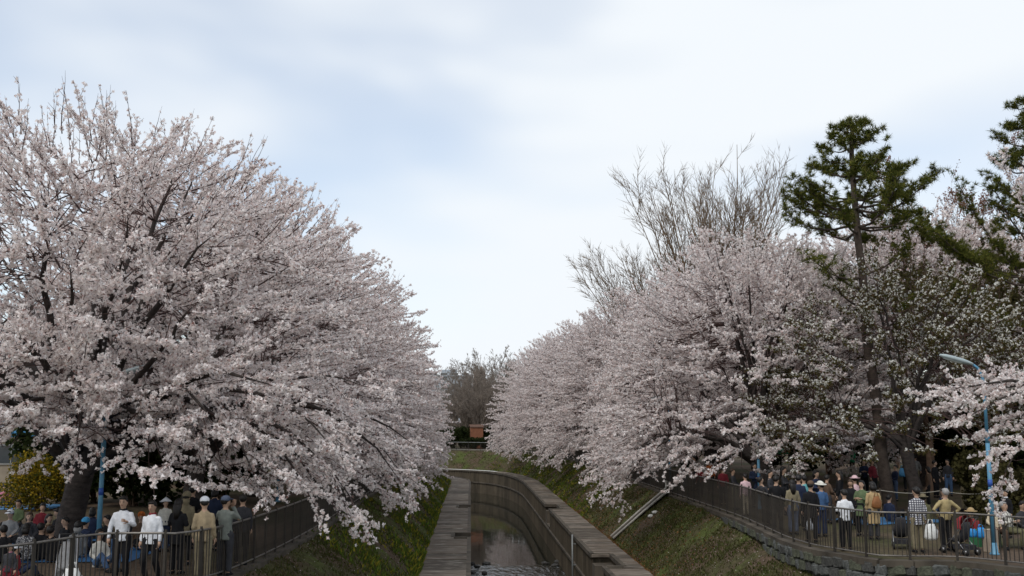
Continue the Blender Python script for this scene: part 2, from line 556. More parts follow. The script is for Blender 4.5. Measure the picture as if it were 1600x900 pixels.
slab_m = []
for nm, c in (('slab_brown', (0.125, 0.100, 0.077)), ('slab_dark', (0.082, 0.067, 0.052)), ('slab_pale', (0.165, 0.136, 0.108))):
    mm = mat(nm, c, 0.9, 0.45, 1.6, 0.5, 10, stretch=(0.8, 3.0, 1))
    nt = mm.node_tree; bb = nt.nodes['Principled BSDF']
    # pale streaks lying across the walkway
    tcx = nt.nodes.new('ShaderNodeTexCoord'); mpx = nt.nodes.new('ShaderNodeMapping'); mpx.inputs['Scale'].default_value = (1.1, 9.0, 1)
    nzx = nt.nodes.new('ShaderNodeTexNoise'); nzx.inputs['Scale'].default_value = 1.0; nzx.inputs['Detail'].default_value = 3
    inf = nt.nodes.new('ShaderNodeObjectInfo')
    adx = nt.nodes.new('ShaderNodeVectorMath'); adx.operation = 'ADD'
    nt.links.new(tcx.outputs['Object'], adx.inputs[0]); nt.links.new(inf.outputs['Location'], adx.inputs[1])
    nt.links.new(adx.outputs[0], mpx.inputs['Vector']); nt.links.new(mpx.outputs[0], nzx.inputs['Vector'])
    rr = nt.nodes.new('ShaderNodeValToRGB'); rr.color_ramp.elements[0].position = 0.57; rr.color_ramp.elements[1].position = 0.68
    nt.links.new(nzx.outputs['Fac'], rr.inputs['Fac'])
    mxx = nt.nodes.new('ShaderNodeMix'); mxx.data_type = 'RGBA'
    nt.links.new(rr.outputs['Color'], mxx.inputs[0])
    nt.links.new(bb.inputs['Base Color'].links[0].from_socket, mxx.inputs[6]); mxx.inputs[7].default_value = (0.36, 0.33, 0.28, 1)
    nt.links.new(mxx.outputs[2], bb.inputs['Base Color'])
    slab_m.append(mm)

NOTCH_R = [(39.8, 43.5), (66.5, 70.0)]
NOTCH_L = [(50.2, 52.0), (68.0, 69.6)]

def walkway(name, W, N, width, sgn, notches, seed):
    rng = random.Random(seed)
    root = empty(name); tag(root, kind='structure')
    # bed under the slabs, split round the notches
    inn, out = W + sgn * N * 0.85, W + sgn * N * (width + 0.05)
    strip('bed', inn if sgn > 0 else out, out if sgn > 0 else inn, Z_WALK - 0.06, CONC_D, root)
    y = -10.0
    ys = []
    while y < 118:
        L = rng.uniform(0.75, 1.25) if y < 75 else rng.uniform(1.6, 2.2)
        ys.append((y, L)); y += L
    shapes = {}
    for mi in range(3):
        for w in (0, 1):
            mb = MB(); ww = width if w == 0 else width - 0.78
            mb.box((0, 0, -0.06), (ww, 1.0, 0.12)); me = mb.mesh('slab', slab_m[mi])
            bm = bmesh.new(); bm.from_mesh(me)
            bmesh.ops.bevel(bm, geom=[ed for ed in bm.edges], offset=0.012, segments=1, affect='EDGES')
            bm.to_mesh(me); bm.free(); shapes[(mi, w)] = (me, ww)
    for (y, L) in ys:
        if y < 20:
            continue
        i = int(np.argmin(np.abs(W[:, 1] - (y + L / 2)) + np.abs(W[:, 0] - W[0, 0]) * .2))
        yy = y + L / 2
        nrm = N[i]
        # interpolate the wall line at this y
        px_ = float(np.interp(yy, W[:len(W) * 3 // 4, 1], W[:len(W) * 3 // 4, 0]))
        inn_ = any(a - 0.2 < yy < b + 0.2 for a, b in notches)
        me, ww = shapes[(rng.choice((0, 0, 1, 2)), 1 if inn_ else 0)]
        o = link('slab', me, root)
        c = (width / 2) if not inn_ else (width + 0.78) / 2
        rz = math.atan2(-nrm[1] * 1.0, nrm[0]) * -1
        o.location = (px_ + sgn * nrm[0] * c, yy + sgn * nrm[1] * c, Z_WALK + rng.uniform(-0.012, 0.014))
        o.rotation_euler = (rng.uniform(-.006, .006), rng.uniform(-.006, .006), rz)
        o.scale = (1, L - 0.025, 1)
    return root

walkway('walkway_right', RW, RN, 1.55, 1, NOTCH_R, 5)
walkway('walkway_left', LW, LN, 1.9, -1, NOTCH_L, 6)

# ---- channel walls
def wall_line(W, N, sgn, notches, depth=0.8):
    """wall top line with the landing notches cut into the walkway"""
    pts = []
    for i, p in enumerate(W):
        inside = any(a < p[1] < b for a, b in notches) and abs(p[0] - W[0, 0]) < 0.3
        if not inside:
            pts.append(tuple(p))
        for a, b in notches:
            if i + 1 < len(W) and abs(p[0] - W[0, 0]) < 0.3:
                if p[1] <= a < W[i + 1][1]:
                    pts += [(W[0, 0], a), (W[0, 0] + sgn * depth, a + 0.001)]
                if p[1] <= b < W[i + 1][1]:
                    pts += [(W[0, 0] + sgn * depth, b - 0.001), (W[0, 0], b)]
    return np.array(pts)

def corrugated(P, sgn, pitch, d, z0, z1):
    P = np.array(P); seg = np.diff(P, axis=0); L = np.r_[0, np.cumsum(np.linalg.norm(seg, axis=1))]
    s = np.arange(0, L[-1], pitch / 4)
    X = np.interp(s, L, P[:, 0]); Y = np.interp(s, L, P[:, 1])
    t = np.stack([np.gradient(X), np.gradient(Y)], 1); t /= np.linalg.norm(t, axis=1)[:, None] + 1e-9
    nn = np.stack([t[:, 1], -t[:, 0]], 1) * sgn
    off = np.where((np.arange(len(s)) % 4) < 2, 0.0, d)[:, None]
    Q = np.stack([X, Y], 1) + nn * (off + 0.02)
    n = len(Q)
    V = np.vstack([np.c_[Q, np.full(n, z0)], np.c_[Q, np.full(n, z1)]])
    F = np.array([(i, i + 1, n + i + 1, n + i) for i in range(n - 1)])
    return V, F

def sweep_box(P, sgn, a, b, z0, z1):
    """box section along a plan line, from offset a to b"""
    P = np.array(P); mb = MB()
    for i in range(len(P) - 1):
        p, q = P[i], P[i + 1]; t = q - p; l = np.linalg.norm(t)
        if l < 0.02:
            continue
        t = t / l; nn = np.array([t[1], -t[0]]) * sgn
        p2, q2 = p - t * 0.0, q + t * 0.0
        c = [p2 + nn * a, q2 + nn * a, q2 + nn * b, p2 + nn * b]
        mb.add([(x, y, z0) for x, y in c] + [(x, y, z1) for x, y in c],
               [(0, 1, 5, 4), (1, 2, 6, 5), (2, 3, 7, 6), (3, 0, 4, 7), (4, 5, 6, 7), (3, 2, 1, 0)])
    return mb

def channel_wall(W, N, sgn, notches, label):
    root = empty('channel_wall'); tag(root, label, 'canal wall', 'canal walls')
    P = wall_line(W, N, sgn, notches)
    V, F = corrugated(P, sgn, 0.42, 0.10, Z_WALK - 1.35, Z_WALK - 0.15)
    link('upper_piling', np_mesh('upper_piling', V, F, PILE_M), root)
    V, F = corrugated(W, sgn, 0.42, 0.08, Z_WATER - 0.8, Z_WALK - 1.35)
    V[:, 0] += 0  # lower piling runs straight past the landings
    link('lower_piling', np_mesh('lower_piling', V, F, PILE_M), root)
    sweep_box(P, sgn, -0.05, 0.13, Z_WALK - 0.15, Z_WALK + 0.03).build('coping', CONC_D, root)
    sweep_box(W, sgn, -0.06, 0.16, Z_WALK - 1.42, Z_WALK - 1.30).build('ledge', CONC_D, root)
    for a, b_ in notches:
        mb = MB(); mb.box((W[0, 0] + sgn * 0.45, (a + b_) / 2, Z_WALK - 1.22), (0.9, b_ - a - 0.02, 0.14))
        mb.box((W[0, 0] + sgn * 0.45, b_ - 0.5, Z_WALK - 0.75), (0.86, 0.9, 0.8))
        mb.build('landing', CONC_D, root)
    return root

channel_wall(RW, RN, 1, NOTCH_R, 'ribbed brown canal wall with recessed landings along the right of the water')
channel_wall(LW, LN, -1, NOTCH_L, 'dark canal wall dropping to the water below the left walkway')

# ---- water
m = bpy.data.materials.new('canal_water'); m.use_nodes = True
nt = m.node_tree; b = nt.nodes['Principled BSDF']
b.inputs['Base Color'].default_value = (0.020, 0.020, 0.014, 1); b.inputs['Roughness'].default_value = 0.05
b.inputs['IOR'].default_value = 1.33; b.inputs['Specular IOR Level'].default_value = 1.0
t_ = nt.nodes.new('ShaderNodeTexCoord')
def _n(scale, st, det=3):
    mp_ = nt.nodes.new('ShaderNodeMapping'); mp_.inputs['Scale'].default_value = st
    nt.links.new(t_.outputs['Object'], mp_.inputs['Vector'])
    q = nt.nodes.new('ShaderNodeTexNoise'); q.inputs['Scale'].default_value = scale; q.inputs['Detail'].default_value = det
    nt.links.new(mp_.outputs[0], q.inputs['Vector'])
    return q.outputs['Fac']
b1 = nt.nodes.new('ShaderNodeBump'); b1.inputs['Strength'].default_value = 0.12; b1.inputs['Distance'].default_value = 0.05
nt.links.new(_n(1.2, (1, .5, 1)), b1.inputs['Height'])
sx = nt.nodes.new('ShaderNodeSeparateXYZ'); nt.links.new(t_.outputs['Object'], sx.inputs[0])
wob = nt.nodes.new('ShaderNodeMath'); wob.operation = 'MULTIPLY_ADD'; wob.inputs[1].default_value = 4.0
nt.links.new(_n(0.8, (1, 1, 1)), wob.inputs[0]); nt.links.new(sx.outputs['Y'], wob.inputs[2])
mr = nt.nodes.new('ShaderNodeMapRange'); mr.inputs['From Min'].default_value = 61.6; mr.inputs['From Max'].default_value = 60.6
mr.inputs['To Min'].default_value = 0.0; mr.inputs['To Max'].default_value = 0.9
nt.links.new(wob.outputs[0], mr.inputs['Value'])
b2 = nt.nodes.new('ShaderNodeBump'); b2.inputs['Distance'].default_value = 0.15
nt.links.new(mr.outputs[0], b2.inputs['Strength']); nt.links.new(_n(3.0, (1.1, .45, 1), 5), b2.inputs['Height'])
nt.links.new(b1.outputs['Normal'], b2.inputs['Normal']); nt.links.new(b2.outputs['Normal'], b.inputs['Normal'])
WATER_M = m
Lp, Rp = LW - LN * 0.3, RW + RN * 0.3
par = np.linspace(0, 1, 160)
def rs(P):
    L = np.r_[0, np.cumsum(np.linalg.norm(np.diff(P, axis=0), axis=1))]
    return np.stack([np.interp(par * L[-1], L, P[:, k]) for k in (0, 1)], 1)
tag(strip('water', rs(Lp), rs(Rp), Z_WATER, WATER_M), kind='structure')

# stones breaking the riffle
rk = random.Random(3)
rock_m = mat('river_rock', (0.045, 0.042, 0.038), 0.6, 0.4, 6, 0.6)
for i, (px, py) in enumerate([(745, 886), (738, 882), (760, 881), (739, 895), (868, 884), (852, 881), (757, 897), (872, 879)]):
    p = at_z(px, py, Z_WATER)
    mb = MB(); mb.ball((0, 0, 0), (rk.uniform(.14, .3), rk.uniform(.12, .3), rk.uniform(.08, .16)), 9, 6)
    mb.v = [(x * rk.uniform(.8, 1.2), y * rk.uniform(.8, 1.2), z * rk.uniform(.8, 1.2)) for x, y, z in mb.v]
    o = mb.build('river_rock', rock_m, smooth=False); o.location = (p.x, p.y, Z_WATER + 0.02)
    tag(o, 'small dark wet rock breaking the ripples by the canal wall', 'rock', 'rocks in the riffle')

# gauge post on the right wall
p = at_z(901, 840, Z_WALK); mb = MB()
gp = empty('gauge_post', (5.02, p.y, Z_WATER - 0.3)); tag(gp, 'thin grey upright post bolted to the face of the right canal wall', 'post')
mb.tube([(0, 0, 0), (0, 0, 3.05)], 0.045, 8); mb.build('shaft', mat('galvanised', (0.20, 0.21, 0.21), .5, .2, 5, metal=.4), gp, True)
for z in (0.9, 1.6, 2.6):
    mb = MB(); mb.box((0.09, 0, z), (0.16, 0.14, 0.04)); mb.build('bracket', MAT['galvanised'], gp)

# ---- stone retaining wall under the right fence
root = empty('stone_retaining_wall'); tag(root, 'rough dark stone retaining wall under the right fence', 'stone wall')
sel = (R_OUT[:, 1] > 15) & (R_OUT[:, 1] < 39.6); E = R_OUT[sel]
En = normals_of(E)
mb = MB()
for i in range(len(E) - 1):
    h0, h1 = wall_h(E[i, 1]), wall_h(E[i + 1, 1])
    a, b_ = E[i], E[i + 1]; na, nb_ = En[i], En[i + 1]
    f = [a - na * 0.02, b_ - nb_ * 0.02, b_ + nb_ * .3, a + na * .3]
    mb.add([(f[0][0], f[0][1], -h0 - .25), (f[1][0], f[1][1], -h1 - .25), (f[2][0], f[2][1], -h1 - .25), (f[3][0], f[3][1], -h0 - .25)] +
           [(q[0], q[1], -0.03) for q in f], [(0, 4, 5, 1), (1, 5, 6, 2), (2, 6, 7, 3), (3, 7, 4, 0), (4, 7, 6, 5)])
mb.build('core', MORTAR, root)
stone_me = []
for v in range(6):
    q = random.Random(40 + v); mb = MB(); mb.box((0, 0, 0), (1, 1, 1)); me = mb.mesh('stone', STONE[v % 3])
    bm = bmesh.new(); bm.from_mesh(me)
    bmesh.ops.bevel(bm, geom=list(bm.edges), offset=0.16, segments=1, affect='EDGES')
    for vv in bm.verts:
        vv.co += Vector((q.uniform(-.06, .06), q.uniform(-.12, .12), q.uniform(-.06, .06)))
    bm.to_mesh(me); bm.free(); stone_me.append(me)
Ls = np.r_[0, np.cumsum(np.linalg.norm(np.diff(E, axis=0), axis=1))]
q = random.Random(9)
for row in range(4):
    s = q.uniform(0, .2)
    while s < Ls[-1]:
        w = q.uniform(.22, .42)
        c = s + w / 2
        x, y = np.interp(c, Ls, E[:, 0]), np.interp(c, Ls, E[:, 1])
        i = min(int(np.searchsorted(Ls, c)), len(E) - 1); nn = En[i]
        rh = 0.26; zc = -0.05 - rh * (row + .5)
        if zc - rh * .3 > -wall_h(y) - 0.1 and 21 < y:
            o = link('stone', q.choice(stone_me), root)
            o.location = (x - nn[0] * .03, y - nn[1] * .03, zc + q.uniform(-.02, .02))
            o.scale = (w * .98, q.uniform(.16, .24), rh * q.uniform(.9, 1.02))
            o.rotation_euler = (0, q.uniform(-.05, .05), math.atan2(nn[0], -nn[1]) + q.uniform(-.06, .06))
        s += w

# kerb strips along both bank tops
for nm, EE, sg in (('kerb_right', R_OUT, 1), ('kerb_left', L_OUT, -1)):
    sel = (EE[:, 1] > 14)
    mbk = sweep_box(EE[sel], sg, -0.10, 0.22, -0.12, 0.035)
    tag(mbk.build(nm, CONC_D), kind='structure')

# ---- drain gutter down the right bank
A, B = at_z(1040, 771, 0.0), at_z(948, 839, Z_WALK)
root = empty('drain_gutter', (0, 0, 0)); tag(root, 'pale drain of two parallel rails running down the right bank', 'drain')
A = Vector((9.35, 47.6, 0.12)); B = Vector((6.78, 48.4, Z_WALK + 0.06))
for dy in (-0.42, 0.42):
    mb = MB(); d = Vector((0, dy, 0.16))
    mb.tube([A + d + Vector((0.02, 0, .35)), A + d, A * .5 + B * .5 + d, B + d + Vector((0, 0, -.06))], 0.055, 6); mb.build('rail', PIPE_M, root, True)
mb = MB()
a, b_ = A + Vector((0, 0, .16)), B + Vector((0, 0, .10))
mb.add([a + Vector((0, -.40, 0)), a + Vector((0, .40, 0)), b_ + Vector((0, .40, 0)), b_ + Vector((0, -.40, 0))], [(0, 1, 2, 3)])
mb.build('channel', CONC_D, root)
for px, py in ((1017, 805), (1024, 807)):
    p = at_y(px, py, 45.8)
    mb = MB(); mb.ball((0, 0, .04), (.16, .12, .09), 8, 5); mb.v = [(x * random.uniform(.75, 1.25), y * random.uniform(.75, 1.25), z) for x, y, z in mb.v]
    t = (p.x - 6.75) / 2.65
    o = mb.build('litter_bag', mat('litter_white', (.62, .61, .58), .6, .15, 8), smooth=True); o.location = (p.x, 45.8, Z_WALK * (1 - t) + .14 * math.sin(math.pi * t))
    tag(o, 'small white plastic litter lying on the right bank near the drain', 'litter', 'litter on the bank')

# ================================================================== FENCES
picket_me = {}
def fence(line, label, height, post_gap, pick_gap, mats, n_single=300, y_from=-99, group='park fences along the canal', post_w=0.055, s_post=None):
    root = empty('picket_fence'); tag(root, label, 'fence', group)
    P = np.array(line); L = np.r_[0, np.cumsum(np.linalg.norm(np.diff(P, axis=0), axis=1))]
    f = lambda s: np.array([np.interp(s, L, P[:, 0]), np.interp(s, L, P[:, 1])])
    pm, rm = mats
    mb = MB(); mb.box((0, 0, height / 2), (post_w, post_w, height + .02)); mb.box((0, 0, height + .03), (post_w * .7, post_w * .7, .05)); post_me = mb.mesh('post', pm)
    bz, tz = 0.13, height - 0.02
    mb = MB(); mb.box((0, 0, (bz + tz) / 2), (0.016, 0.016, tz - bz)); pk = mb.mesh('picket', pm)
    s = 0.0; posts = []
    while s <= L[-1]:
        p = f(s); d = f(min(s + .1, L[-1])) - f(max(s - .1, 0)); posts.append(s)
        o = link('post', post_me, root); o.location = (p[0], p[1], 0); o.rotation_euler = (0, 0, math.atan2(d[1], d[0]))
        s += post_gap
    for nm, z, r in (('top_rail', tz, .026), ('bottom_rail', bz, .02)):
        mb = MB(); ss = np.arange(0, L[-1], 0.45 if L[-1] < 200 else 1.5)
        mb.tube([(*f(q_), z) for q_ in ss], r, 6); mb.build(nm, rm, root, True)
    s = pick_gap; k = 0; rest = MB()
    while s < L[-1]:
        if min(abs(s - q_) for q_ in posts[max(0, int(s / post_gap) - 1):int(s / post_gap) + 3]) > .035:
            p = f(s); d = f(min(s + .1, L[-1])) - f(max(s - .1, 0)); a = math.atan2(d[1], d[0])
            if k < n_single:
                o = link('picket', pk, root); o.location = (p[0], p[1], 0); o.rotation_euler = (0, 0, a); k += 1
            else:
                rest.box((p[0], p[1], (bz + tz) / 2), (.016, .016, tz - bz), a)
        s += pick_gap
    if rest.v:
        tag(rest.build('picket_row', pm, root), kind='stuff')
    return root

def inset(E, sg, d, ylo, yhi):
    n_ = normals_of(E) * sg
    Q = E + n_ * d
    ok = (E[:, 1] >= ylo) & (E[:, 1] <= yhi) & (np.arange(len(E)) < len(E))
    return Q[ok]
iL = np.where(L_OUT[:, 1] > 16.5)[0][0]; iR = np.where(R_OUT[:, 1] > 20.5)[0][0]
LQ = (L_OUT - normals_of(L_OUT) * 0.10)[iL:]; RQ = (R_OUT + normals_of(R_OUT) * 0.10)[iR:]
kL = np.where(LQ[:, 1] > 104)[0][0]; kR = np.where(RQ[:, 1] > 112)[0][0]
fence(LQ[:kL], 'dark metal picket fence with worn top rail along the left bank', 1.12, 1.0, 0.105, (FENCE_M, RAIL_M))
fence(RQ[:kR], 'dark metal picket fence with worn top rail along the right bank', 1.18, 1.12, 0.105, (FENCE_M, RAIL_M))
fence(RQ[kR:], 'low pale fence far off on the grass bank at the canal bend', 1.05, 2.0, 0.2, (FENCE_M, FARFENCE), n_single=0)

# ================================================================== TREES
def unit(v):
    return v / (np.linalg.norm(v, axis=-1, keepdims=True) + 1e-9)

class Tubes:
    def __init__(s):
        s.V, s.F, s.n = [], [], 0

    def add(s, P, r, k):
        P = np.asarray(P, float); r = np.asarray(r, float)
        t = unit(np.gradient(P, axis=0))
        ref = np.array([0.31, 0.17, 0.93]) if abs(t[0, 2]) < 0.8 else np.array([0.94, 0.1, 0.2])
        u = unit(np.cross(t, ref)); w = np.cross(t, u)
        a = np.arange(k) * 2 * np.pi / k
        ring = P[:, None, :] + r[:, None, None] * (u[:, None, :] * np.cos(a)[None, :, None] + w[:, None, :] * np.sin(a)[None, :, None])
        n = len(P)
        idx = s.n + np.arange(n * k).reshape(n, k)
        nx = np.roll(idx, -1, axis=1)
        s.F.append(np.stack([idx[:-1], nx[:-1], nx[1:], idx[1:]], -1).reshape(-1, 4))
        s.V.append(ring.reshape(-1, 3)); s.n += n * k

    def mesh(s, name, m_):
        return np_mesh(name, np.vstack(s.V), np.vstack(s.F), m_, True)

def petals(C, rng, per, spread, size, quad=True):
    """small faces scattered round the cluster centres C"""
    n = len(C) * per
    c = np.repeat(C, per, 0) + unit(rng.normal(size=(n, 3))) * (rng.random((n, 1)) ** .5) * spread
    nr = unit(rng.normal(size=(n, 3)) + np.array([0, 0, .25]))
    u = unit(np.cross(nr, rng.normal(size=(n, 3)))); w = np.cross(nr, u)
    s = (size * rng.uniform(.65, 1.25, (n, 1)))
    if quad:
        bend = nr * s * .35
        V = np.stack([c - u * s + bend, c - w * s * .8, c + u * s + bend, c + w * s * .8], 1).reshape(-1, 3)
        return V, np.arange(n * 4).reshape(-1, 4)
    s = s * 1.25
    V = np.stack([c + u * s, c - u * s * .6 + w * s * .85, c - u * s * .6 - w * s * .85], 1).reshape(-1, 3)
    return V, np.arange(n * 3).reshape(-1, 3)

def bez(p0, p1, p2, p3, n):
    t = np.linspace(0, 1, n)[:, None]
    return (1 - t) ** 3 * p0 + 3 * (1 - t) ** 2 * t * p1 + 3 * (1 - t) * t * t * p2 + t ** 3 * p3

def interp_path(P, t):
    x = t * (len(P) - 1); i = np.minimum(x.astype(int), len(P) - 2); f = (x - i)[:, None]
    return P[i] * (1 - f) + P[i + 1] * f, unit(P[i + 1] - P[i])

def cherry(seed, H, Rr, limbs=None, n_limb=14, sprays=420, spray_len=2.0, twig_gap=0.17, cl_gap=0.055, cl=(5, .05, .036), quad=True,
           trunk_r=.30, fork=2.0, low=(3.4, .9), low_az=0.0, blossom=None, leaf=None, shoots=70, sec_gap=.9, wood_r=1.0, slim=.22):
    """old spreading cherry; +X is the canal side, where the lowest boughs droop.  Limbs carry side branches; a shell of
    outward sprays, each joined to the nearest limb, fills the dome.  returns meshes trunk, branches, blossom (, leaves)"""
    rng = np.random.default_rng(seed)
    wood, tw = Tubes(), Tubes()
    C = []
    def lowz(az):
        k = .5 + .5 * np.cos(az - low_az); k = (k * k * (3 - 2 * k)) ** 1.5
        return low[0] + (low[1] - low[0]) * k
    def dome(az, u, f=1.0):
        zl = lowz(az)
        # broad shoulders, flat-topped
        rad = Rr * np.cos(u * math.pi / 2) ** .62 * (1 - slim * (.5 - .5 * math.cos(az - low_az)))
        return np.array([rad * math.cos(az) * f, rad * math.sin(az) * f, zl + (H - zl) * math.sin(u * math.pi / 2) ** .95 * (1 - .15 * (1 - f))])
    top = np.array([rng.uniform(-.25, .25), rng.uniform(-.2, .2), fork])
    tp = bez(np.zeros(3), np.array([0, 0, fork * .4]), top * .8 + np.array([.1, 0, 0]), top, 7)
    tp[1:-1] += rng.normal(0, .04, (5, 3))
    wood.add(tp, np.array([1.45, 1.12, 1.0, .95, .95, 1.0, .9]) * trunk_r, 12)
    L = [np.array(e, float) for e in (limbs or [])]
    for i in range(n_limb):
        u = ((i * 0.381966) % 1.0) ** 1.1 * .92
        L.append(dome(2 * math.pi * (i * 0.618034 + rng.uniform(-.05, .05)), u, rng.uniform(.78, .92)))
    secs, nodes = [], []
    for li, e in enumerate(L):
        s0 = top * rng.uniform(.8, 1.0) + rng.normal(0, .06, 3)
        d = e - s0; hd = np.array([d[0], d[1], 0]); hl = np.linalg.norm(hd)
        flat_ = d[2] < .5 * hl
        apex = max(d[2], 1.3 + .20 * hl) if flat_ else d[2]
        p1 = s0 + hd * .22 + np.array([0, 0, apex * .5]); p2 = s0 + hd * .66 + np.array([0, 0, apex * 1.02 if flat_ else d[2] * .72])
        n = 16
        P = bez(s0, p1, p2, e, n)
        wig = np.cumsum(rng.normal(0, .06, (n, 3)), 0); wig -= np.linspace(0, 1, n)[:, None] * wig[-1]
        P += wig
        ln = np.linalg.norm(np.diff(P, axis=0), axis=1).sum()
        r0 = trunk_r * rng.uniform(.32, .48) * min(1, ln / 7) * wood_r
        wood.add(P, r0 * (1 - np.linspace(0, 1, n)) ** .85 + .010, 7)
        nodes.append(P[3:])
        t = np.arange(.45 if li >= len(limbs or []) else .35, 1.0, sec_gap / ln * (1.0 if li >= len(limbs or []) else .6))
        O, T = interp_path(P, np.clip(t + rng.uniform(-.02, .02, len(t)), 0, .999))
        for j in range(len(t)):
            pr = unit(np.cross(T[j], rng.normal(size=3))); pr[2] *= .5; pr = unit(pr)
            a = rng.uniform(.5, 1.1); hz = O[j][2] / H
            dr = T[j] * math.cos(a) + pr * math.sin(a); dr[2] += .25 * (hz - .35)
            secs.append((O[j], unit(dr), spray_len * (1.15 - .5 * t[j]) * rng.uniform(.6, 1.15), hz, 1.0))
        secs.append((P[-1], unit(P[-1] - P[-2]), .9, P[-1][2] / H, 1.0))
    nodes = np.vstack(nodes)
    for i in range(sprays):
        az = 2 * math.pi * ((i * .618034) % 1.0); v = (i + .5) / sprays
        u = 1 - math.acos(1 - v) / (math.pi / 2) if False else min(.98, (1 - math.sqrt(1 - v)) * 1.0 + .02 * rng.normal())
        u = max(0.0, u)
        f = rng.choice([1.0, .97, .9, .78, .62], p=[.34, .26, .2, .12, .08])
        tip = dome(az + rng.normal(0, .06), u, f)
        tip[2] += rng.normal(0, .12)
        lay = .95; ph = .5 * math.sin(3 * az + seed)      # sprays gather in tiers
        if u < .75:
            tip[2] = .4 * tip[2] + .6 * (lay * (round(tip[2] / lay + ph) - ph))
        out = np.array([math.cos(az), math.sin(az), 0.0])
        el = -.35 + 1.35 * u if lowz(az) < 2 else -.05 + 1.0 * u
        d = unit(out * math.cos(el) + np.array([0, 0, math.sin(el)]) + rng.normal(0, .22, 3))
        ln = spray_len * rng.uniform(.7, 1.3)
        o = tip - d * ln * .9
        # thin connecting branch from the nearest limb that lies further in
        k = np.argmin(np.linalg.norm(nodes - (o - d * .8), axis=1)); q0 = nodes[k]; gap = np.linalg.norm(o - q0)
        if gap > .15:
            c = bez(q0, q0 + (o - q0) * .4 + np.array([0, 0, .12 * gap]), o - d * gap * .35, o, 7) + np.r_[np.zeros((1, 3)), rng.normal(0, .025, (5, 3)), np.zeros((1, 3))]
            tw.add(c, np.linspace(.010 + .0045 * gap, .009, 7) * wood_r, 3)
        secs.append((o, d, ln, tip[2] / H, 1.0))
    for _ in range(shoots):            # long twiggy shoots that break the outline
        u = rng.uniform(.25, 1.0) ** .7; az = rng.uniform(0, 2 * math.pi)
        p = dome(az, min(u, .97), .93)
        dr = unit(np.array([math.cos(az) * (1.15 - u), math.sin(az) * (1.15 - u), .3 + .8 * u]) + rng.normal(0, .15, 3))
        secs.append((p - dr * .5, dr, rng.uniform(.8, 1.6), u, 0.0))
    for (o, d, ln, hz, full) in secs:
        shoot = full < .5
        n = 7
        s = np.linspace(0, 1, n)[:, None]
        sag = np.array([0, 0, .08 if shoot else (.10 * (hz - .30) if hz > .30 else .45 * (hz - .30))]) * ln
        P = o + d * ln * s + sag * s ** 2 + np.cumsum(rng.normal(0, .018 * ln ** .5, (n, 3)), 0)
        tw.add(P, (.007 + .007 * ln) * (1 - .85 * s[:, 0]) * wood_r, 4 if quad else 3)
        m_ = max(2, int(ln * .85 / (cl_gap * (3.0 if shoot else 1.0))))
        tt = rng.uniform(.12, 1, m_)
        C.append(interp_path(P, np.clip(tt ** 1.4 if shoot else tt, 0, .999))[0])
        k = max(2, int(ln / (twig_gap * (2.0 if shoot else 1.0))))
        tt = np.sort(rng.uniform(.06, .98, k))
        O, T = interp_path(P, np.clip(tt, 0, .999))
        for j in range(k):
            pr = unit(np.cross(T[j], rng.normal(size=3)))
            if not shoot:
                pr[2] *= .3
            a = rng.uniform(.35, .95)
            dr = unit(T[j] * math.cos(a) + pr * math.sin(a) + np.array([0, 0, .10]))
            tl = rng.uniform(.25, .8) * (1.15 - .5 * tt[j]) * (.5 if shoot else 1.0)
            q_ = np.array([O[j], O[j] + dr * tl * .5, O[j] + dr * tl + np.array([0, 0, .05 * tl - (.12 * tl if (not shoot and hz < .3) else 0)])])
            tw.add(q_[[0, 2]], np.array([.008, .003]) * wood_r, 3)
            nc = max(1, int(tl / cl_gap * (.45 if shoot else 1.0)))
            C.append(interp_path(q_, np.clip(rng.uniform(.1, 1, nc) * (.85 if shoot else 1.0), 0, .999))[0])
    C = np.vstack(C)
    C = C + rng.normal(0, .02, C.shape)
    V, F = petals(C, rng, cl[0], cl[1], cl[2], quad)
    res = [wood.mesh('trunk', BARK), tw.mesh('branches', TWIG), np_mesh('blossom', V, F, blossom or BLOSSOM)]
    if leaf is not None:
        lm, frac = leaf
        Cl = C[rng.random(len(C)) < frac] + rng.normal(0, .06, (1, 3))
        V, F = petals(Cl, rng, 4, .11, .042); res.append(np_mesh('leaves', V, F, lm))
    return res

def plant_tree(name, meshes, loc, label, cat='cherry tree', group=None, rz=0.0, sc=(1, 1, 1), names=('trunk', 'branches', 'blossom', 'leaves')):
    root = empty(name, loc, rz); root.scale = sc
    tag(root, label, cat, group)
    for nm, me in zip(names, meshes):
        link(nm, me, root)
    return root

GL, GR = 'cherry trees lining the left bank', 'cherry trees lining the right bank'
# --- the big near left tree, low boughs as in the photograph
T1 = Vector((-10.6, 27.5, 0))
ends = [at_y(560, 795, 24.5), at_y(480, 770, 23.5), at_y(395, 738, 22.8), at_y(250, 700, 22.3), at_y(120, 690, 22.6), at_y(15, 668, 22.5), at_y(620, 745, 27.5), at_y(640, 690, 30),
        at_y(330, 660, 22.2), at_y(180, 600, 21.5), at_y(60, 560, 21.5), at_y(420, 600, 22), at_y(560, 600, 25), at_y(520, 700, 23.5), at_y(300, 480, 22), at_y(110, 420, 22), at_y(200, 340, 23), at_y(60, 300, 23), at_y(330, 370, 23)]
V1 = cherry(21, 11.3, 7.9, limbs=[e - T1 for e in ends], n_limb=18, trunk_r=.35, fork=2.4, sprays=480, spray_len=2.2, twig_gap=.155, cl=(4, .044, .033), cl_gap=.065, quad=False, low=(3.3, 1.3), low_az=.3, slim=.0, shoots=110)
V2 = cherry(22, 12.3, 8.3, n_limb=22, trunk_r=.34, fork=2.1, sprays=540, spray_len=2.3, cl=(4, .053, .042), cl_gap=.089, quad=False)
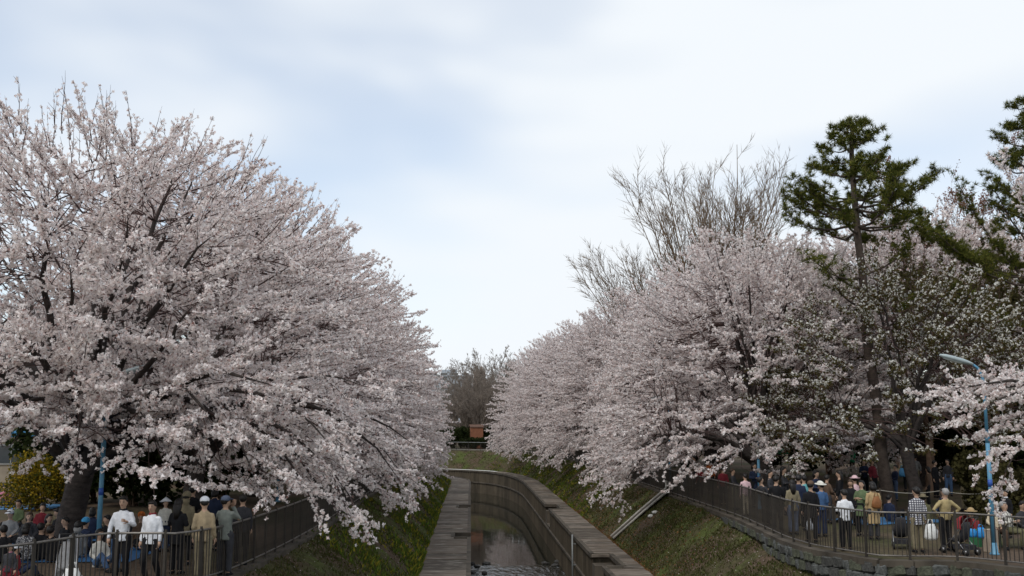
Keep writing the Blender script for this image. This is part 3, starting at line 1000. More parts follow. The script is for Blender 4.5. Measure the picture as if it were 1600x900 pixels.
V3 = cherry(23, 11.9, 8.0, n_limb=22, trunk_r=.32, fork=1.9, sprays=520, spray_len=2.3, cl=(4, .053, .042), cl_gap=.089, quad=False, low=(3.2, .7))
plant_tree('cherry_tree', V1, T1, 'huge pink cherry tree filling the left edge, drooping over the near fence', group=GL)
left = [(-10.2, 38, 0.1, 1.02, V2), (-9.9, 47.5, -.2, 1.04, V3), (-9.8, 57.5, .3, 1.05, V2), (-9.9, 68, .15, 1.0, V3), (-10, 79, -.3, 1.02, V2), (-10, 90, .2, .98, V3), (-10.5, 100, -.1, .95, V2)]
names_l = ['second', 'third', 'fourth', 'fifth', 'sixth', 'seventh', 'eighth']
for (x, y, r, s, v), w in zip(left, names_l):
    plant_tree('cherry_tree', v, (x, y, 0), 'pink cherry tree on the left bank, %s from the camera' % w, group=GL, rz=r, sc=(s, s, s))
# --- right bank
right = [(12.3, 42, math.pi + .1, .92, V3), (14.6, 50.5, math.pi - .2, .97, V2), (14.2, 59, math.pi + .3, .97, V3), (13.2, 70, math.pi, 1.0, V2), (12.5, 81, math.pi - .3, 1.0, V3), (11.6, 92, math.pi + .1, 1.0, V2), (10.8, 102, math.pi - .15, 1.0, V3), (10.0, 112, math.pi + .2, 1.0, V2), (10.5, 123, math.pi - .2, .95, V3)]
names_r = ['nearest', 'second', 'third', 'fourth', 'fifth', 'sixth', 'seventh', 'eighth', 'farthest']
for (x, y, r, s, v), w in zip(right, names_r):
    plant_tree('cherry_tree', v, (x, y, 0), 'pink cherry tree on the right bank, %s of its row' % w, group=GR, rz=r, sc=(s, s, s))
# --- cherries standing back in the parks
back = [(x_at(1440, 54), 54, 1.0, 1.18, V2, 'pink cherry tree standing back behind the tall pine'), (x_at(1548, 57), 57, 2.2, 1.2, V3, 'pink cherry tree far right beyond the brown bare trees'),
        (-24, 62, 1.1, .9, V3, 'pink cherry tree back in the left park behind the picnic'), (-19, 84, .4, .95, V2, 'pink cherry tree far back on the left behind the bank row'),
        (-23, 118, 2.0, .95, V3, 'pink cherry tree on the left beyond the canal bend'), (21, 84, 2.6, 1.0, V3, 'pink cherry tree behind the right bank row by the bare zelkova')]
for (x, y, r, s, v, lb) in back:
    plant_tree('cherry_tree', v, (x, y, 0), lb, group='cherry trees standing back in the park', rz=r, sc=(s, s, s))
# --- sparse white cherry with young leaves in front of the right row
V4 = cherry(31, 8.8, 6.4, n_limb=14, trunk_r=.24, fork=2.6, sprays=250, spray_len=1.8, twig_gap=.2, cl_gap=.15, cl=(5, .042, .031), blossom=BLOSSOM_W, leaf=(YOUNG, 1.0), low=(3.0, 2.2), shoots=25, quad=False)
plant_tree('white_cherry_tree', V4, (16.6, 37.0, 0), 'sparse white blossoming cherry with young leaves above the right crowd', rz=math.pi + .4, sc=(1, 1, 1))
# --- low boughs of the cherry just outside the right edge
T0 = Vector((17.2, 21.2, 0))
ends = [at_y(1504, 606, 20.0), at_y(1512, 624, 20.6), at_y(1535, 640, 19.8), at_y(1545, 600, 21.2), at_y(1585, 655, 20.2), at_y(1580, 690, 19.8), at_y(1570, 738, 19.7), at_y(1597, 312, 21.5)]
V5 = cherry(33, 6.5, 5.0, limbs=[e - T0 for e in ends], n_limb=0, trunk_r=.26, fork=2.2, sprays=0, spray_len=.52, sec_gap=.42, twig_gap=.12, cl_gap=.045, shoots=0, cl=(6, .042, .030))
plant_tree('cherry_tree', V5, T0, 'pale pink cherry boughs reaching in from the right edge across the lamp')

# --- bare deciduous trees
def bare(seed, H, stems, spread, r0=.16, m_=BARK_GREY, lean=(0, 0), density=1.0, fork=.28, buds=None, up=.3, rmin=.011, ratio=(.28, .5), taper=.82, counts=(9, 8, 6), curl=.10):
    rng = np.random.default_rng(seed)
    tb, fine = Tubes(), Tubes()
    top = np.array([lean[0] * H * fork, lean[1] * H * fork, H * fork])
    tp = bez(np.zeros(3), np.array([0, 0, H * fork * .4]), top * .75, top, 6)
    tb.add(tp, np.linspace(1.9, 1.5, 6) * r0, 9)
    tips = []
    def branch(p, d, ln, r, lev):
        n = 8 if lev == 0 else (2 if lev == len(counts) else 5)
        s = np.linspace(0, 1, n)[:, None]
        bend = unit(rng.normal(size=3)) * curl * ln
        P = p + d * ln * s + bend * s ** 2 + np.array([0, 0, up * .35 * ln]) * s ** 2 + np.cumsum(rng.normal(0, .008 * ln, (n, 3)), 0)
        (tb if lev < 2 else fine).add(P, r * (1 - taper * s[:, 0]), 6 if lev == 0 else (4 if lev == 1 else 3))
        if lev >= len(counts):
            tips.append(np.array([P[0] * .4 + P[-1] * .6, P[-1]]))
            return
        k = int(counts[lev] * density * rng.uniform(.8, 1.2))
        tt = np.sort(rng.uniform(.22 if lev else .3, .97, k))
        O, T = interp_path(P, tt)
        for j in range(k):
            pr = unit(np.cross(T[j], rng.normal(size=3)))
            a = rng.uniform(.35, .75)
            dr = unit(T[j] * math.cos(a) + pr * math.sin(a) + np.array([0, 0, up * .5]))
            branch(O[j], dr, ln * rng.uniform(*(ratio if lev == 0 else (.28, .5))) * (1.15 - .5 * tt[j]), max(rmin, r * (1 - .8 * tt[j]) * .55), lev + 1)
    for i in range(stems):
        az = 2 * math.pi * (i * .618 + rng.uniform(-.06, .06)); k = spread * math.sqrt((i + .5) / stems)
        d = unit(np.array([math.cos(az) * k + lean[0], math.sin(az) * k + lean[1], 1.0]))
        branch(top - np.array([0, 0, rng.uniform(0, .15) * H * fork]), d, H * (1 - fork) / d[2] * rng.uniform(.78, .98) * .92, r0 * rng.uniform(.6, .95), 0)
    out = [tb.mesh('trunk', m_), fine.mesh('twigs', m_)]
    if buds is not None:
        C = np.vstack(tips); V, F = petals(C, rng, buds[1], .12, buds[2]); out.append(np_mesh('buds', V, F, buds[0]))
    return out

NB = ('trunk', 'twigs', 'buds')
B1 = bare(41, 22.3, 40, .45, r0=.11, up=.08, rmin=.015, ratio=(.11, .25), taper=.86, counts=(30, 8), fork=.24, curl=.045)
B2 = bare(42, 17.5, 20, .36, r0=.09, lean=(-.34, 0), up=.08, rmin=.015, ratio=(.12, .26), taper=.86, counts=(26, 8), curl=.045)
plant_tree('bare_tree', B1, (x_at(1128, 66), 66, 0), 'tall bare zelkova fanning up behind the right bank cherries', 'bare tree', names=NB)
plant_tree('bare_tree', B2, (x_at(1085, 74), 74, 0), 'bare tree leaning left over the canal from the right bank', 'bare tree', names=NB)
BROWN = mat('brown_twig', (0.13, 0.085, 0.06), .95, .3, 5)
B3 = bare(43, 15, 9, .6, r0=.12, m_=BROWN, density=1.0, buds=(REDBUD, 2, .05))
plant_tree('bare_tree', B3, (x_at(1492, 58), 58, 0), 'red brown budding tree between the two pines', 'bare tree', names=NB, sc=(1.15, 1.15, 1.15), rz=1.3)
plant_tree('bare_tree', B3, (x_at(1010, 88), 88, 0), 'red brown budding tree low behind the leaning bare tree', 'bare tree', names=NB, rz=2.0, sc=(.9, .9, .85))
B4 = bare(44, 11.5, 8, .75, r0=.12, m_=BROWN, density=1.0, buds=(OLIVE, 4, .06), up=.15)
plant_tree('bare_tree', B4, (x_at(1560, 44), 44, 0), 'olive budding tree at the right edge behind the lamp head', 'bare tree', names=NB, rz=.6)
plant_tree('bare_tree', B4, (x_at(1455, 49), 49, 0), 'olive budding tree behind the white cherry', 'bare tree', names=NB, rz=2.2, sc=(.95, .95, .95))
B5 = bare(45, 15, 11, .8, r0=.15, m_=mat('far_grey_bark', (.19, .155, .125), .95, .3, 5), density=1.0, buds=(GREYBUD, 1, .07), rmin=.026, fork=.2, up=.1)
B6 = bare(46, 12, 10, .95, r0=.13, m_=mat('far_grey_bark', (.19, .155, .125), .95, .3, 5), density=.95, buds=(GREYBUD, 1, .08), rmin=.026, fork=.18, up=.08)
for (px, Y, s, r, lb) in [(772, 165, 1.0, 0, 'tallest bare tree at the end of the canal'), (735, 150, .78, 1.2, 'bare tree left of the canal end, in front of the far flats'), (810, 172, .95, 2.1, 'bare tree right of the tallest one at the canal end'),
                          (845, 168, .92, 3.0, 'bare tree half hidden by the right bank cherries at the canal end'), (750, 142, .62, 4.0, 'small bare tree above the orange hut'), (715, 160, .7, 5.0, 'bare tree almost hidden by the left cherries at the canal end'), (790, 150, .7, .7, 'small bare tree just right of the orange hut')]:
    plant_tree('bare_tree', B5, (x_at(px, Y), Y, 0), lb, 'bare tree', 'bare trees at the canal end', names=NB, rz=r, sc=(s, s, s))

for (px, Y, s_, r, lb) in [(728, 146, .66, 1, 'brown budding tree by the orange hut'), (760, 150, .72, 2, 'brown budding tree right of the orange hut'), (782, 147, .7, 3, 'brown budding tree beside the right cherries at the canal end'), (704, 150, .66, 4, 'brown budding tree beside the left cherries at the canal end'), (745, 158, .74, 5, 'brown budding tree rising behind the orange hut'), (800, 160, .9, 6, 'brown budding tree under the tallest bare trees'), (830, 156, .9, .5, 'brown budding tree mostly hidden at the canal end')]:
    plant_tree('bare_tree', B6, (x_at(px, Y), Y, 0), lb, 'bare tree', 'brown trees at the canal end', names=NB, rz=r, sc=(s_, s_, s_))

# --- pines
def pine(seed, H, tiers, r0=.2, bow=(0, 0), longs=(), lean=0.0):
    """tiers: (z fraction, radius, number)"""
    rng = np.random.default_rng(seed)
    wd, tuft_c, tuft_d = Tubes(), [], []
    n = 14; s = np.linspace(0, 1, n)
    tp = np.stack([lean * s ** .8 + bow[0] * np.sin(s * 2.6) + .06 * rng.normal(size=n).cumsum(), bow[1] * s + .04 * rng.normal(size=n).cumsum(), H * s], 1)
    tp[0, :2] = 0
    wd.add(tp, r0 * (1.15 - s) ** .7 + .02, 9)
    def bough(p, d, ln, r, dens=1.0):
        m_ = 8; q = np.linspace(0, 1, m_)[:, None]
        P = p + d * ln * q + np.array([0, 0, 1.0]) * ln * (-.10 * np.sin(q * 3.1) + .12 * q ** 2) + np.cumsum(rng.normal(0, .03, (m_, 3)), 0)
        wd.add(P, r * (1 - .8 * q[:, 0]), 5)
        k = int(ln / .16 * dens) + 3
        tt = rng.uniform(.28, 1, k) ** .8
        O, T = interp_path(P, np.clip(tt, 0, .999))
        for j in range(k):
            dr = unit(T[j] * rng.uniform(.4, 1) + rng.normal(0, .6, 3) * np.array([1, 1, .35]) + np.array([0, 0, .32]))
            tl = rng.uniform(.25, .75) * (1.2 - .5 * tt[j]) * min(1.2, .5 + ln * .25)
            e = O[j] + dr * tl
            wd.add(np.array([O[j], (O[j] + e) / 2 + np.array([0, 0, -.02]), e]), [.014, .010, .006], 3)
            for u_ in (.55, .78, 1.0):
                tuft_c.append(O[j] + (e - O[j]) * u_ + rng.normal(0, .05, 3)); tuft_d.append(unit(dr + np.array([0, 0, .8])))
    for (zf, rad, num) in tiers:
        O, _ = interp_path(tp, np.array([min(zf, .999)])); a0 = rng.uniform(0, 6.28)
        for i in range(num):
            a = a0 + 2 * math.pi * i / num + rng.uniform(-.3, .3)
            d = unit(np.array([math.cos(a), math.sin(a), rng.uniform(-.05, .3)]))
            bough(O[0] + np.array([0, 0, rng.uniform(-.25, .25)]), d, rad * rng.uniform(.7, 1.1), .025 + .012 * rad)
    for (z, e, dens) in longs:
        O, _ = interp_path(tp, np.array([z / H])); e = np.array(e, float); v = e - O[0]
        bough(O[0], unit(v), np.linalg.norm(v), .06, dens)
    tc_, td = np.array(tuft_c), np.array(tuft_d)
    N = 26
    c = np.repeat(tc_, N, 0); dd = unit(np.repeat(td, N, 0) * .55 + unit(rng.normal(size=(len(c), 3))))
    ln = rng.uniform(.15, .28, (len(c), 1)); sd = unit(np.cross(dd, rng.normal(size=dd.shape))) * .012
    V = np.stack([c - sd, c + sd, c + dd * ln], 1).reshape(-1, 3)
    return [wd.mesh('trunk', BARK_PINE), np_mesh('needles', V, np.arange(len(V)).reshape(-1, 3), NEEDLE)]

NP = ('trunk', 'needles')
pY = 37.6; pX = x_at(1392, pY, .5)
Hp = at_y(1362, 198, pY).z
q = lambda px, py, Y: tuple(at_y(px, py, Y) - Vector((pX, pY, 0)))
P1 = pine(51, Hp, [(.99, .7, 6), (.95, 1.15, 6), (.905, 1.3, 6), (.86, 2.1, 7), (.815, 2.4, 7), (.775, 2.75, 8), (.73, 3.0, 8)], r0=.21, bow=(-.15, 0), lean=-.75,
          longs=[(9.0, q(1268, 412, 36.6), .5), (8.4, q(1285, 420, 38), .4), (9.0, q(1430, 385, 37.6), .6), (7.8, q(1278, 430, 36), .35), (6.6, q(1440, 470, 37), .4)])
plant_tree('pine_tree', P1, (pX, pY, 0), 'tall dark pine with clear trunk rising above the right cherries', 'pine tree', 'pines in the right park', names=NP)
pY2 = 40.0; pX2 = x_at(1634, pY2, 6); Hp2 = at_y(1600, 165, pY2).z
q = lambda px, py, Y: tuple(at_y(px, py, Y) - Vector((pX2, pY2, 0)))
P2 = pine(52, Hp2, [(.99, .8, 6), (.945, 1.2, 6), (.89, 1.5, 6), (.83, 1.9, 6), (.76, 2.1, 6), (.69, 2.3, 6), (.6, 2.0, 5)], r0=.24, bow=(.2, 0),
          longs=[(9.3, q(1420, 372, 40), 1.6), (9.0, q(1470, 392, 39), 1.6), (8.6, q(1500, 310, 40), 1.2), (7.0, q(1480, 465, 39), 1.3), (6.8, q(1525, 480, 40), 1.2), (10.2, q(1545, 290, 40), 1.0), (9.2, q(1440, 368, 41), 1.4)])
plant_tree('pine_tree', P2, (pX2, pY2, 0), 'dark pine cut by the right edge with long low boughs', 'pine tree', 'pines in the right park', names=NP)

# --- leafy shrubs and evergreens
def shrub(seed, n, dims, m_, size, lumps=7, stems=6):
    rng = np.random.default_rng(seed)
    D = np.array(dims)
    lc = rng.uniform(-.6, .6, (lumps, 3)) * D; lc[:, 2] = rng.uniform(.35, .85, lumps) * D[2] * 1.2
    lr = rng.uniform(.3, .55, (lumps, 1)) * D
    i = rng.integers(0, lumps, n)
    P = lc[i] + unit(rng.normal(size=(n, 3))) * lr[i] * rng.uniform(.55, 1.05, (n, 1))
    P[:, 2] = np.abs(P[:, 2])
    V, F = petals(P, rng, 1, .02, size)
    tb = Tubes()
    for k in range(stems):
        e = lc[k % lumps] * np.array([.9, .9, 1.1])
        tb.add(np.array([rng.normal(0, .08, 3) * [1, 1, 0], e * [.4, .4, .5], e]), [.04, .03, .012], 5)
    return [tb.mesh('stems', BROWN), np_mesh('foliage', V, F, m_)]

NS = ('stems', 'foliage')
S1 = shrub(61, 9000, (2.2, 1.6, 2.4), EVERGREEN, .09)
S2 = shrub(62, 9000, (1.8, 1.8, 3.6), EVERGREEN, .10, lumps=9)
S3 = shrub(63, 7000, (1.5, 1.2, 1.5), YELLOW, .045)
S5 = shrub(65, 6000, (1.8, 1.8, 3.4), GREYBUD, .10, lumps=9)
S4 = shrub(64, 5000, (1.6, 1.3, 1.6), OLIVE, .07)
hx = random.Random(5)
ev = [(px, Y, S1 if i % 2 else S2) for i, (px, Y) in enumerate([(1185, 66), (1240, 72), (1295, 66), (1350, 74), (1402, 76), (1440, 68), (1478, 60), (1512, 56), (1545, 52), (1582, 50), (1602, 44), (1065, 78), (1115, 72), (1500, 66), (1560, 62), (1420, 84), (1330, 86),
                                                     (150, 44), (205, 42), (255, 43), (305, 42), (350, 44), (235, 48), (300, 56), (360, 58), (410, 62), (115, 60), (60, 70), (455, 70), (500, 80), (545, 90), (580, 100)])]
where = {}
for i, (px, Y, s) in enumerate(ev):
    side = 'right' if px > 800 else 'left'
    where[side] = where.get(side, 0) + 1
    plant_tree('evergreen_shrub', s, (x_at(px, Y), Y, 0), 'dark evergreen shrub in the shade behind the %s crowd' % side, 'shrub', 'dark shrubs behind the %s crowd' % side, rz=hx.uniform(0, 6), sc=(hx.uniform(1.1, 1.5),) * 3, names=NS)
for i, (px, Y) in enumerate([(690, 178), (712, 176), (735, 180), (757, 177), (780, 179), (802, 177), (825, 180), (850, 176)]):
    plant_tree('brown_shrub', S5, (x_at(px, Y), Y, 0), 'tall brown shrub behind the bare trees at the canal end', 'shrub', 'tall shrubs behind the canal end', rz=hx.uniform(0, 6), sc=(1.5, 1.5, hx.uniform(.9, 1.2)), names=NS)
for i, (px, Y) in enumerate([(700, 139), (719, 141), (768, 142), (790, 141), (815, 140), (840, 138), (868, 135)]):
    plant_tree('evergreen_shrub', S1, (x_at(px, Y), Y, 0), 'dark hedge shrub along the far fence at the bend', 'shrub', 'hedge at the canal bend', rz=hx.uniform(0, 6), sc=(1.1, 1.1, .95), names=NS)
for px, Y in ((734, 136.5), (753, 137)):
    plant_tree('evergreen_shrub', S1, (x_at(px, Y), Y, 0), 'low dark shrub in front of the orange hut', 'shrub', 'low shrubs by the hut', rz=px, sc=(.8, .8, .5), names=NS)
plant_tree('forsythia_shrub', S3, (x_at(58, 40), 40, 0), 'yellow flowering shrub behind the picnickers at the left edge', 'shrub', rz=.4, sc=(1.1, 1, 1.05), names=NS)
plant_tree('forsythia_shrub', S3, (x_at(104, 43), 43, 0), 'yellow flowering shrub close by the big left trunk', 'shrub', rz=2.4, sc=(.9, .9, .9), names=NS)
plant_tree('olive_shrub', S4, (x_at(1540, 36), 36, 0), 'olive shrub behind the right lamp post', 'shrub', rz=1, sc=(1.2, 1, 1.15), names=NS)
plant_tree('olive_shrub', S4, (x_at(1600, 33), 33, 0), 'olive shrub cut by the right edge behind the bench', 'shrub', rz=3, names=NS)

# ================================================================== PEOPLE
SKIN = mat('skin', (0.42, 0.27, 0.19), .6, .08, 6)
HAIR = {'black': mat('hair_black', (0.012, 0.010, 0.009), .5, .3, 30), 'brown': mat('hair_brown', (0.05, 0.03, 0.018), .5, .3, 30), 'grey': mat('hair_grey', (.30, .29, .28), .6, .2, 30)}
EYE = mat('eye_dark', (0.01, 0.008, 0.007), .3, .1, 5)
LIP = mat('lip', (0.26, 0.11, 0.09), .5, .1, 5)
CLOTH = {'white': (.66, .67, .70), 'offwhite': (.60, .58, .52), 'black': (.014, .014, .016), 'charcoal': (.04, .04, .045), 'navy': (.022, .03, .06), 'denim': (.07, .12, .22), 'blue': (.06, .12, .24),
         'tan': (.30, .235, .15), 'camel': (.40, .29, .155), 'olive': (.115, .11, .06), 'greygreen': (.17, .185, .165), 'grey': (.22, .22, .22), 'brown': (.10, .065, .045), 'green': (.10, .135, .07),
         'brightgreen': (.02, .22, .10), 'pink': (.50, .19, .26), 'palepink': (.60, .42, .44), 'red': (.25, .035, .04), 'darkred': (.15, .02, .028), 'orange': (.48, .13, .03), 'turquoise': (.13, .36, .38),
         'yellowtan': (.36, .29, .15), 'cream': (.55, .47, .34), 'bluegrey': (.09, .11, .16), 'khaki': (.20, .17, .11), 'jeans': (.06, .085, .14), 'skyblue': (.06, .28, .52)}

def cloth(n):
    if n in ('plaid', 'spotted', 'striped'):
        if n in MAT:
            return MAT[n]
        m_ = bpy.data.materials.new(n); m_.use_nodes = True; nt_ = m_.node_tree; b_ = nt_.nodes['Principled BSDF']; b_.inputs['Roughness'].default_value = .9
        t = nt_.nodes.new('ShaderNodeTexCoord')
        if n == 'plaid':
            sp = nt_.nodes.new('ShaderNodeSeparateXYZ'); nt_.links.new(t.outputs['Object'], sp.inputs[0]); outs = []
            for ax in ('X', 'Z'):
                mu = nt_.nodes.new('ShaderNodeMath'); mu.operation = 'MULTIPLY'; mu.inputs[1].default_value = 17.0; nt_.links.new(sp.outputs[ax], mu.inputs[0])
                fr = nt_.nodes.new('ShaderNodeMath'); fr.operation = 'FRACT'; nt_.links.new(mu.outputs[0], fr.inputs[0])
                gt = nt_.nodes.new('ShaderNodeMath'); gt.operation = 'GREATER_THAN'; gt.inputs[1].default_value = .58; nt_.links.new(fr.outputs[0], gt.inputs[0]); outs.append(gt.outputs[0])
            ad = nt_.nodes.new('ShaderNodeMath'); ad.operation = 'MAXIMUM'; nt_.links.new(outs[0], ad.inputs[0]); nt_.links.new(outs[1], ad.inputs[1]); fac, c1, c2 = ad.outputs[0], (.60, .60, .62, 1), (.055, .055, .075, 1)
        elif n == 'spotted':
            v = nt_.nodes.new('ShaderNodeTexVoronoi'); v.inputs['Scale'].default_value = 28; nt_.links.new(t.outputs['Object'], v.inputs['Vector'])
            gt = nt_.nodes.new('ShaderNodeMath'); gt.operation = 'GREATER_THAN'; gt.inputs[1].default_value = .45; nt_.links.new(v.outputs['Distance'], gt.inputs[0]); fac, c1, c2 = gt.outputs[0], (.42, .42, .42, 1), (.06, .06, .07, 1)
        else:
            v = nt_.nodes.new('ShaderNodeTexWave'); v.inputs['Scale'].default_value = 3.2; v.inputs['Distortion'].default_value = 2.0; v.inputs['Detail Scale'].default_value = 1.0; nt_.links.new(t.outputs['Object'], v.inputs['Vector'])
            gt = nt_.nodes.new('ShaderNodeMath'); gt.operation = 'GREATER_THAN'; gt.inputs[1].default_value = .72; nt_.links.new(v.outputs['Fac'], gt.inputs[0]); fac, c1, c2 = gt.outputs[0], (.58, .56, .50, 1), (.12, .11, .10, 1)
        mx_ = nt_.nodes.new('ShaderNodeMix'); mx_.data_type = 'RGBA'; nt_.links.new(fac, mx_.inputs[0]); mx_.inputs[6].default_value = c1; mx_.inputs[7].default_value = c2
        nt_.links.new(mx_.outputs[2], b_.inputs['Base Color']); MAT[n] = m_
        return m_
    return mat('cloth_' + n, CLOTH[n], .9, .18, 9, .35, 22, spec=.15)

PENDING = []      # (object, extra MB to join after the remesh)
def soft(mb, name, m_, parent, voxel, ratio=.21, fold=0.0, extra=None, seed=0):
    o = mb.build(name, m_, parent, True)
    r = o.modifiers.new('skin', 'REMESH'); r.mode = 'VOXEL'; r.voxel_size = voxel; r.use_smooth_shade = True
    sm = o.modifiers.new('soft', 'SMOOTH'); sm.factor = .5; sm.iterations = 3
    d = o.modifiers.new('light', 'DECIMATE'); d.ratio = ratio
    PENDING.append((o, extra, fold, seed))
    return o

ARMS = {'down': [((.205, .03, .20), (.215, -.05, -.05))] * 2, 'front': [((.23, 0, .22), (.10, -.24, .23))] * 2, 'hips': [((.40, .06, .25), (.20, -.03, .06))] * 2,
        'camera': [((.25, -.16, .28), (.07, -.20, .56))] * 2, 'reach': [((.24, .02, .20), (.25, -.06, -.04)), ((.27, -.06, .70), (.30, -.10, .96))],
        'lap': [((.23, -.03, .22), (.11, -.22, .10))] * 2, 'one': [((.24, .02, .20), (.25, -.06, -.04)), ((.24, -.02, .22), (.13, -.22, .30))]}
# hip, knee, ankle relative to the pelvis
LEGS = {'stand': [((.09, 0, -.02), (.10, -.02, -.45), (.10, .01, -.83))] * 2, 'walk': [((.09, 0, -.02), (.10, -.14, -.43), (.10, .02, -.82)), ((.09, 0, -.02), (.10, .02, -.46), (.10, .20, -.80))],
        'ground': [((.10, -.03, .0), (.21, -.42, .26), (.12, -.56, -.08))] * 2, 'cross': [((.10, -.03, .0), (.36, -.28, .05), (-.02, -.34, -.08)), ((.10, -.03, .0), (.36, -.30, .05), (.0, -.24, -.08))],
        'bench': [((.10, -.03, .0), (.12, -.43, .01), (.12, -.43, -.40))] * 2, 'kneel': [((.09, -.02, 0), (.12, -.38, -.06), (.10, .02, -.10))] * 2}
PELVIS = {'stand': .92, 'walk': .91, 'ground': .14, 'cross': .14, 'bench': .48, 'kneel': .20}

def hand(mb, w, d, side):
    """palm and five separate, slightly curled fingers"""
    d = Vector(d).normalized(); up = Vector((0, -1, 0)) if abs(d.y) < .8 else Vector((0, 0, 1))
    a = (up - d * up.dot(d)).normalized(); b_ = d.cross(a)
    w = Vector(w)
    mb.tube([w - d * .02, w + d * .03, w + d * .085], [.026, .034, .030], 8, 1.15, .55)
    for k, ln in enumerate((.062, .075, .080, .074)):
        o = w + d * .08 + a * (-.024 + .016 * k)
        mb.tube([o, o + d * ln * .45 + b_ * .006 * side, o + d * ln * .75 + b_ * .022 * side, o + d * ln * .9 + b_ * .040 * side], [.0088, .0085, .0078, .006], 5)
    o = w + d * .03 - a * .030
    mb.tube([o, o + d * .03 - a * .022, o + d * .058 - a * .026 + b_ * .01 * side], [.011, .0098, .007], 5)

N_PERSON = 0
def person(px, Y, label, h=1.66, pose='stand', face=0, arms='down', top='black', hem=-.06, legs='black', hair='black', style='short', hat=None, lean=0.0, group=None, shoe='black', collar=None, z0=0.0, near=True, X=None):
    global N_PERSON
    N_PERSON += 1
    rnd = random.Random(N_PERSON * 7)
    s = h / 1.70
    X = x_at(px, Y) if X is None else X
    root = empty('person', (X, Y, z0), R_(face)); root.scale = (s, s, s)
    tag(root, label, 'person', group)
    pz = PELVIS[pose]
    lean = lean or rnd.uniform(-.02, .14)
    T = Matrix.Translation((0, 0, pz)) @ Matrix.Rotation(-lean, 4, 'X')
    turn = rnd.uniform(-.55, .55) if not near or abs(face) > 60 else rnd.uniform(-.2, .2); nod = rnd.uniform(-.05, .28); ct, st = math.cos(turn), math.sin(turn)
    def big(p):
        if p[2] < .57 or abs(p[0]) > .2:
            return p
        k_ = min(1.0, (p[2] - .57) / .06); x, y, z = p[0] * 1.07, p[1] * 1.07 , .57 + (p[2] - .57) * 1.06
        y -= nod * k_ * (z - .57); a_ = turn * k_
        return (x * math.cos(a_) - y * math.sin(a_), x * math.sin(a_) + y * math.cos(a_), z)
    tf = lambda mb: setattr(mb, 'v', [tuple(T @ Vector(big(p))) for p in mb.v])
    A = ARMS[arms]; G = LEGS[pose]
    vx = .020 if near else .028
    # --- body: one continuous surface
    b_ = MB()
    b_.rings([(0, 0, -.06, .11, .08), (0, 0, 0, .155, .10), (0, 0, .13, .128, .088), (0, -.005, .32, .152, .105), (0, .0, .45, .135, .080), (0, .005, .53, .075, .06)])
    b_.tube([(0, .01, .48), (0, -.005, .64)], [.058, .052], 10)
    b_.ball((0, -.005, .69), (.076, .093, .110), 14, 10); b_.ball((0, -.035, .630), (.054, .062, .058), 10, 8); b_.ball((0, -.104, .668), (.016, .020, .026), 8, 6)
    for sd in (-1, 1):
        b_.ball((sd * .078, .005, .675), (.012, .022, .030), 8, 6)
    ex = MB()
    for sd, (el, wr) in zip((-1, 1), A):
        sh = Vector((sd * .150, 0, .450)); e_ = Vector((sd * el[0], el[1], el[2])); w_ = Vector((sd * wr[0], wr[1], wr[2]))
        b_.tube([sh + Vector((-sd * .05, 0, .01)), sh, sh.lerp(e_, .5), e_, e_.lerp(w_, .4), w_], [.04, .046, .042, .038, .037, .027], 9)
        hand(ex, w_, w_ - e_, sd)
    tf(b_); tf(ex)
    for sd, (hp, kn, an) in zip((-1, 1), G):
        hp, kn, an = [Vector((sd * q_[0], q_[1], q_[2] + pz)) for q_ in (hp, kn, an)]
        toe = an + Vector((sd * .015, -.15, -.045)) if pose != 'kneel' else an + Vector((0, .16, -.03))
        b_.tube([hp + Vector((0, 0, .03)), hp.lerp(kn, .4), kn, kn.lerp(an, .35), an], [.088, .075, .055, .052, .036], 9)
        b_.tube([an, an + Vector((0, -.03, -.02)), toe], [.036, .038, .028], 8)
    soft(b_, 'body', SKIN, root, vx, extra=ex)
    # --- clothes
    t_ = MB(); k = .028
    secs_ = [(0, .004, .545, .066, .060), (0, .002, .51, .095, .078), (0, 0, .455, .150, .096), (0, -.005, .32, .158, .122), (0, 0, .13, .146, .108), (0, 0, 0, .166, .118)]
    if hem < -.02:
        secs_.append((0, 0, hem, .170 - hem * .07, .122 - hem * .08))
    t_.rings(secs_[::-1], 16)
    for sd, (el, wr) in zip((-1, 1), A):
        sh = Vector((sd * .152, 0, .448)); e_ = Vector((sd * el[0], el[1], el[2])); w_ = Vector((sd * wr[0], wr[1], wr[2]))
        t_.tube([sh + Vector((-sd * .06, 0, 0)), sh, sh.lerp(e_, .5), e_, e_.lerp(w_, .5), w_], [.05, .062, .056, .052, .047, .038], 9)
    if style == 'hood':
        t_.ball((0, .05, .60), (.105, .09, .10), 10, 8)
    tf(t_)
    soft(t_, 'jacket', cloth(top), root, vx, fold=.010, seed=N_PERSON)
    if collar:
        c_ = MB(); c_.tube([(0, .008, .50), (0, .004, .57)], [.082, .070], 12, 1.0, .9); tf(c_); c_.build('collar', cloth(collar), root, True)
    l_ = MB()
    l_.rings([(0, 0, pz - .08, .12, .09), (0, 0, pz, .165, .112), (0, 0, pz + .12, .150, .106)], 14)
    for sd, (hp, kn, an) in zip((-1, 1), G):
        hp, kn, an = [Vector((sd * q_[0], q_[1], q_[2] + pz)) for q_ in (hp, kn, an)]
        l_.tube([hp + Vector((0, 0, .03)), hp.lerp(kn, .4), kn, kn.lerp(an, .5), an.lerp(kn, .06)], [.105, .094, .075, .068, .064], 9)
        s_ = MB(); f0 = an + Vector((0, .05, -.035)); f1 = an + Vector((sd * .02, -.17, -.050))
        if pose == 'kneel':
            f1 = an + Vector((0, .18, -.02))
        s_.tube([f0, an + Vector((0, -.02, -.02)), an.lerp(f1, .6), f1], [.040, .052, .046, .030], 9, 1, .85); s_.build('shoe', cloth(shoe), root, True)
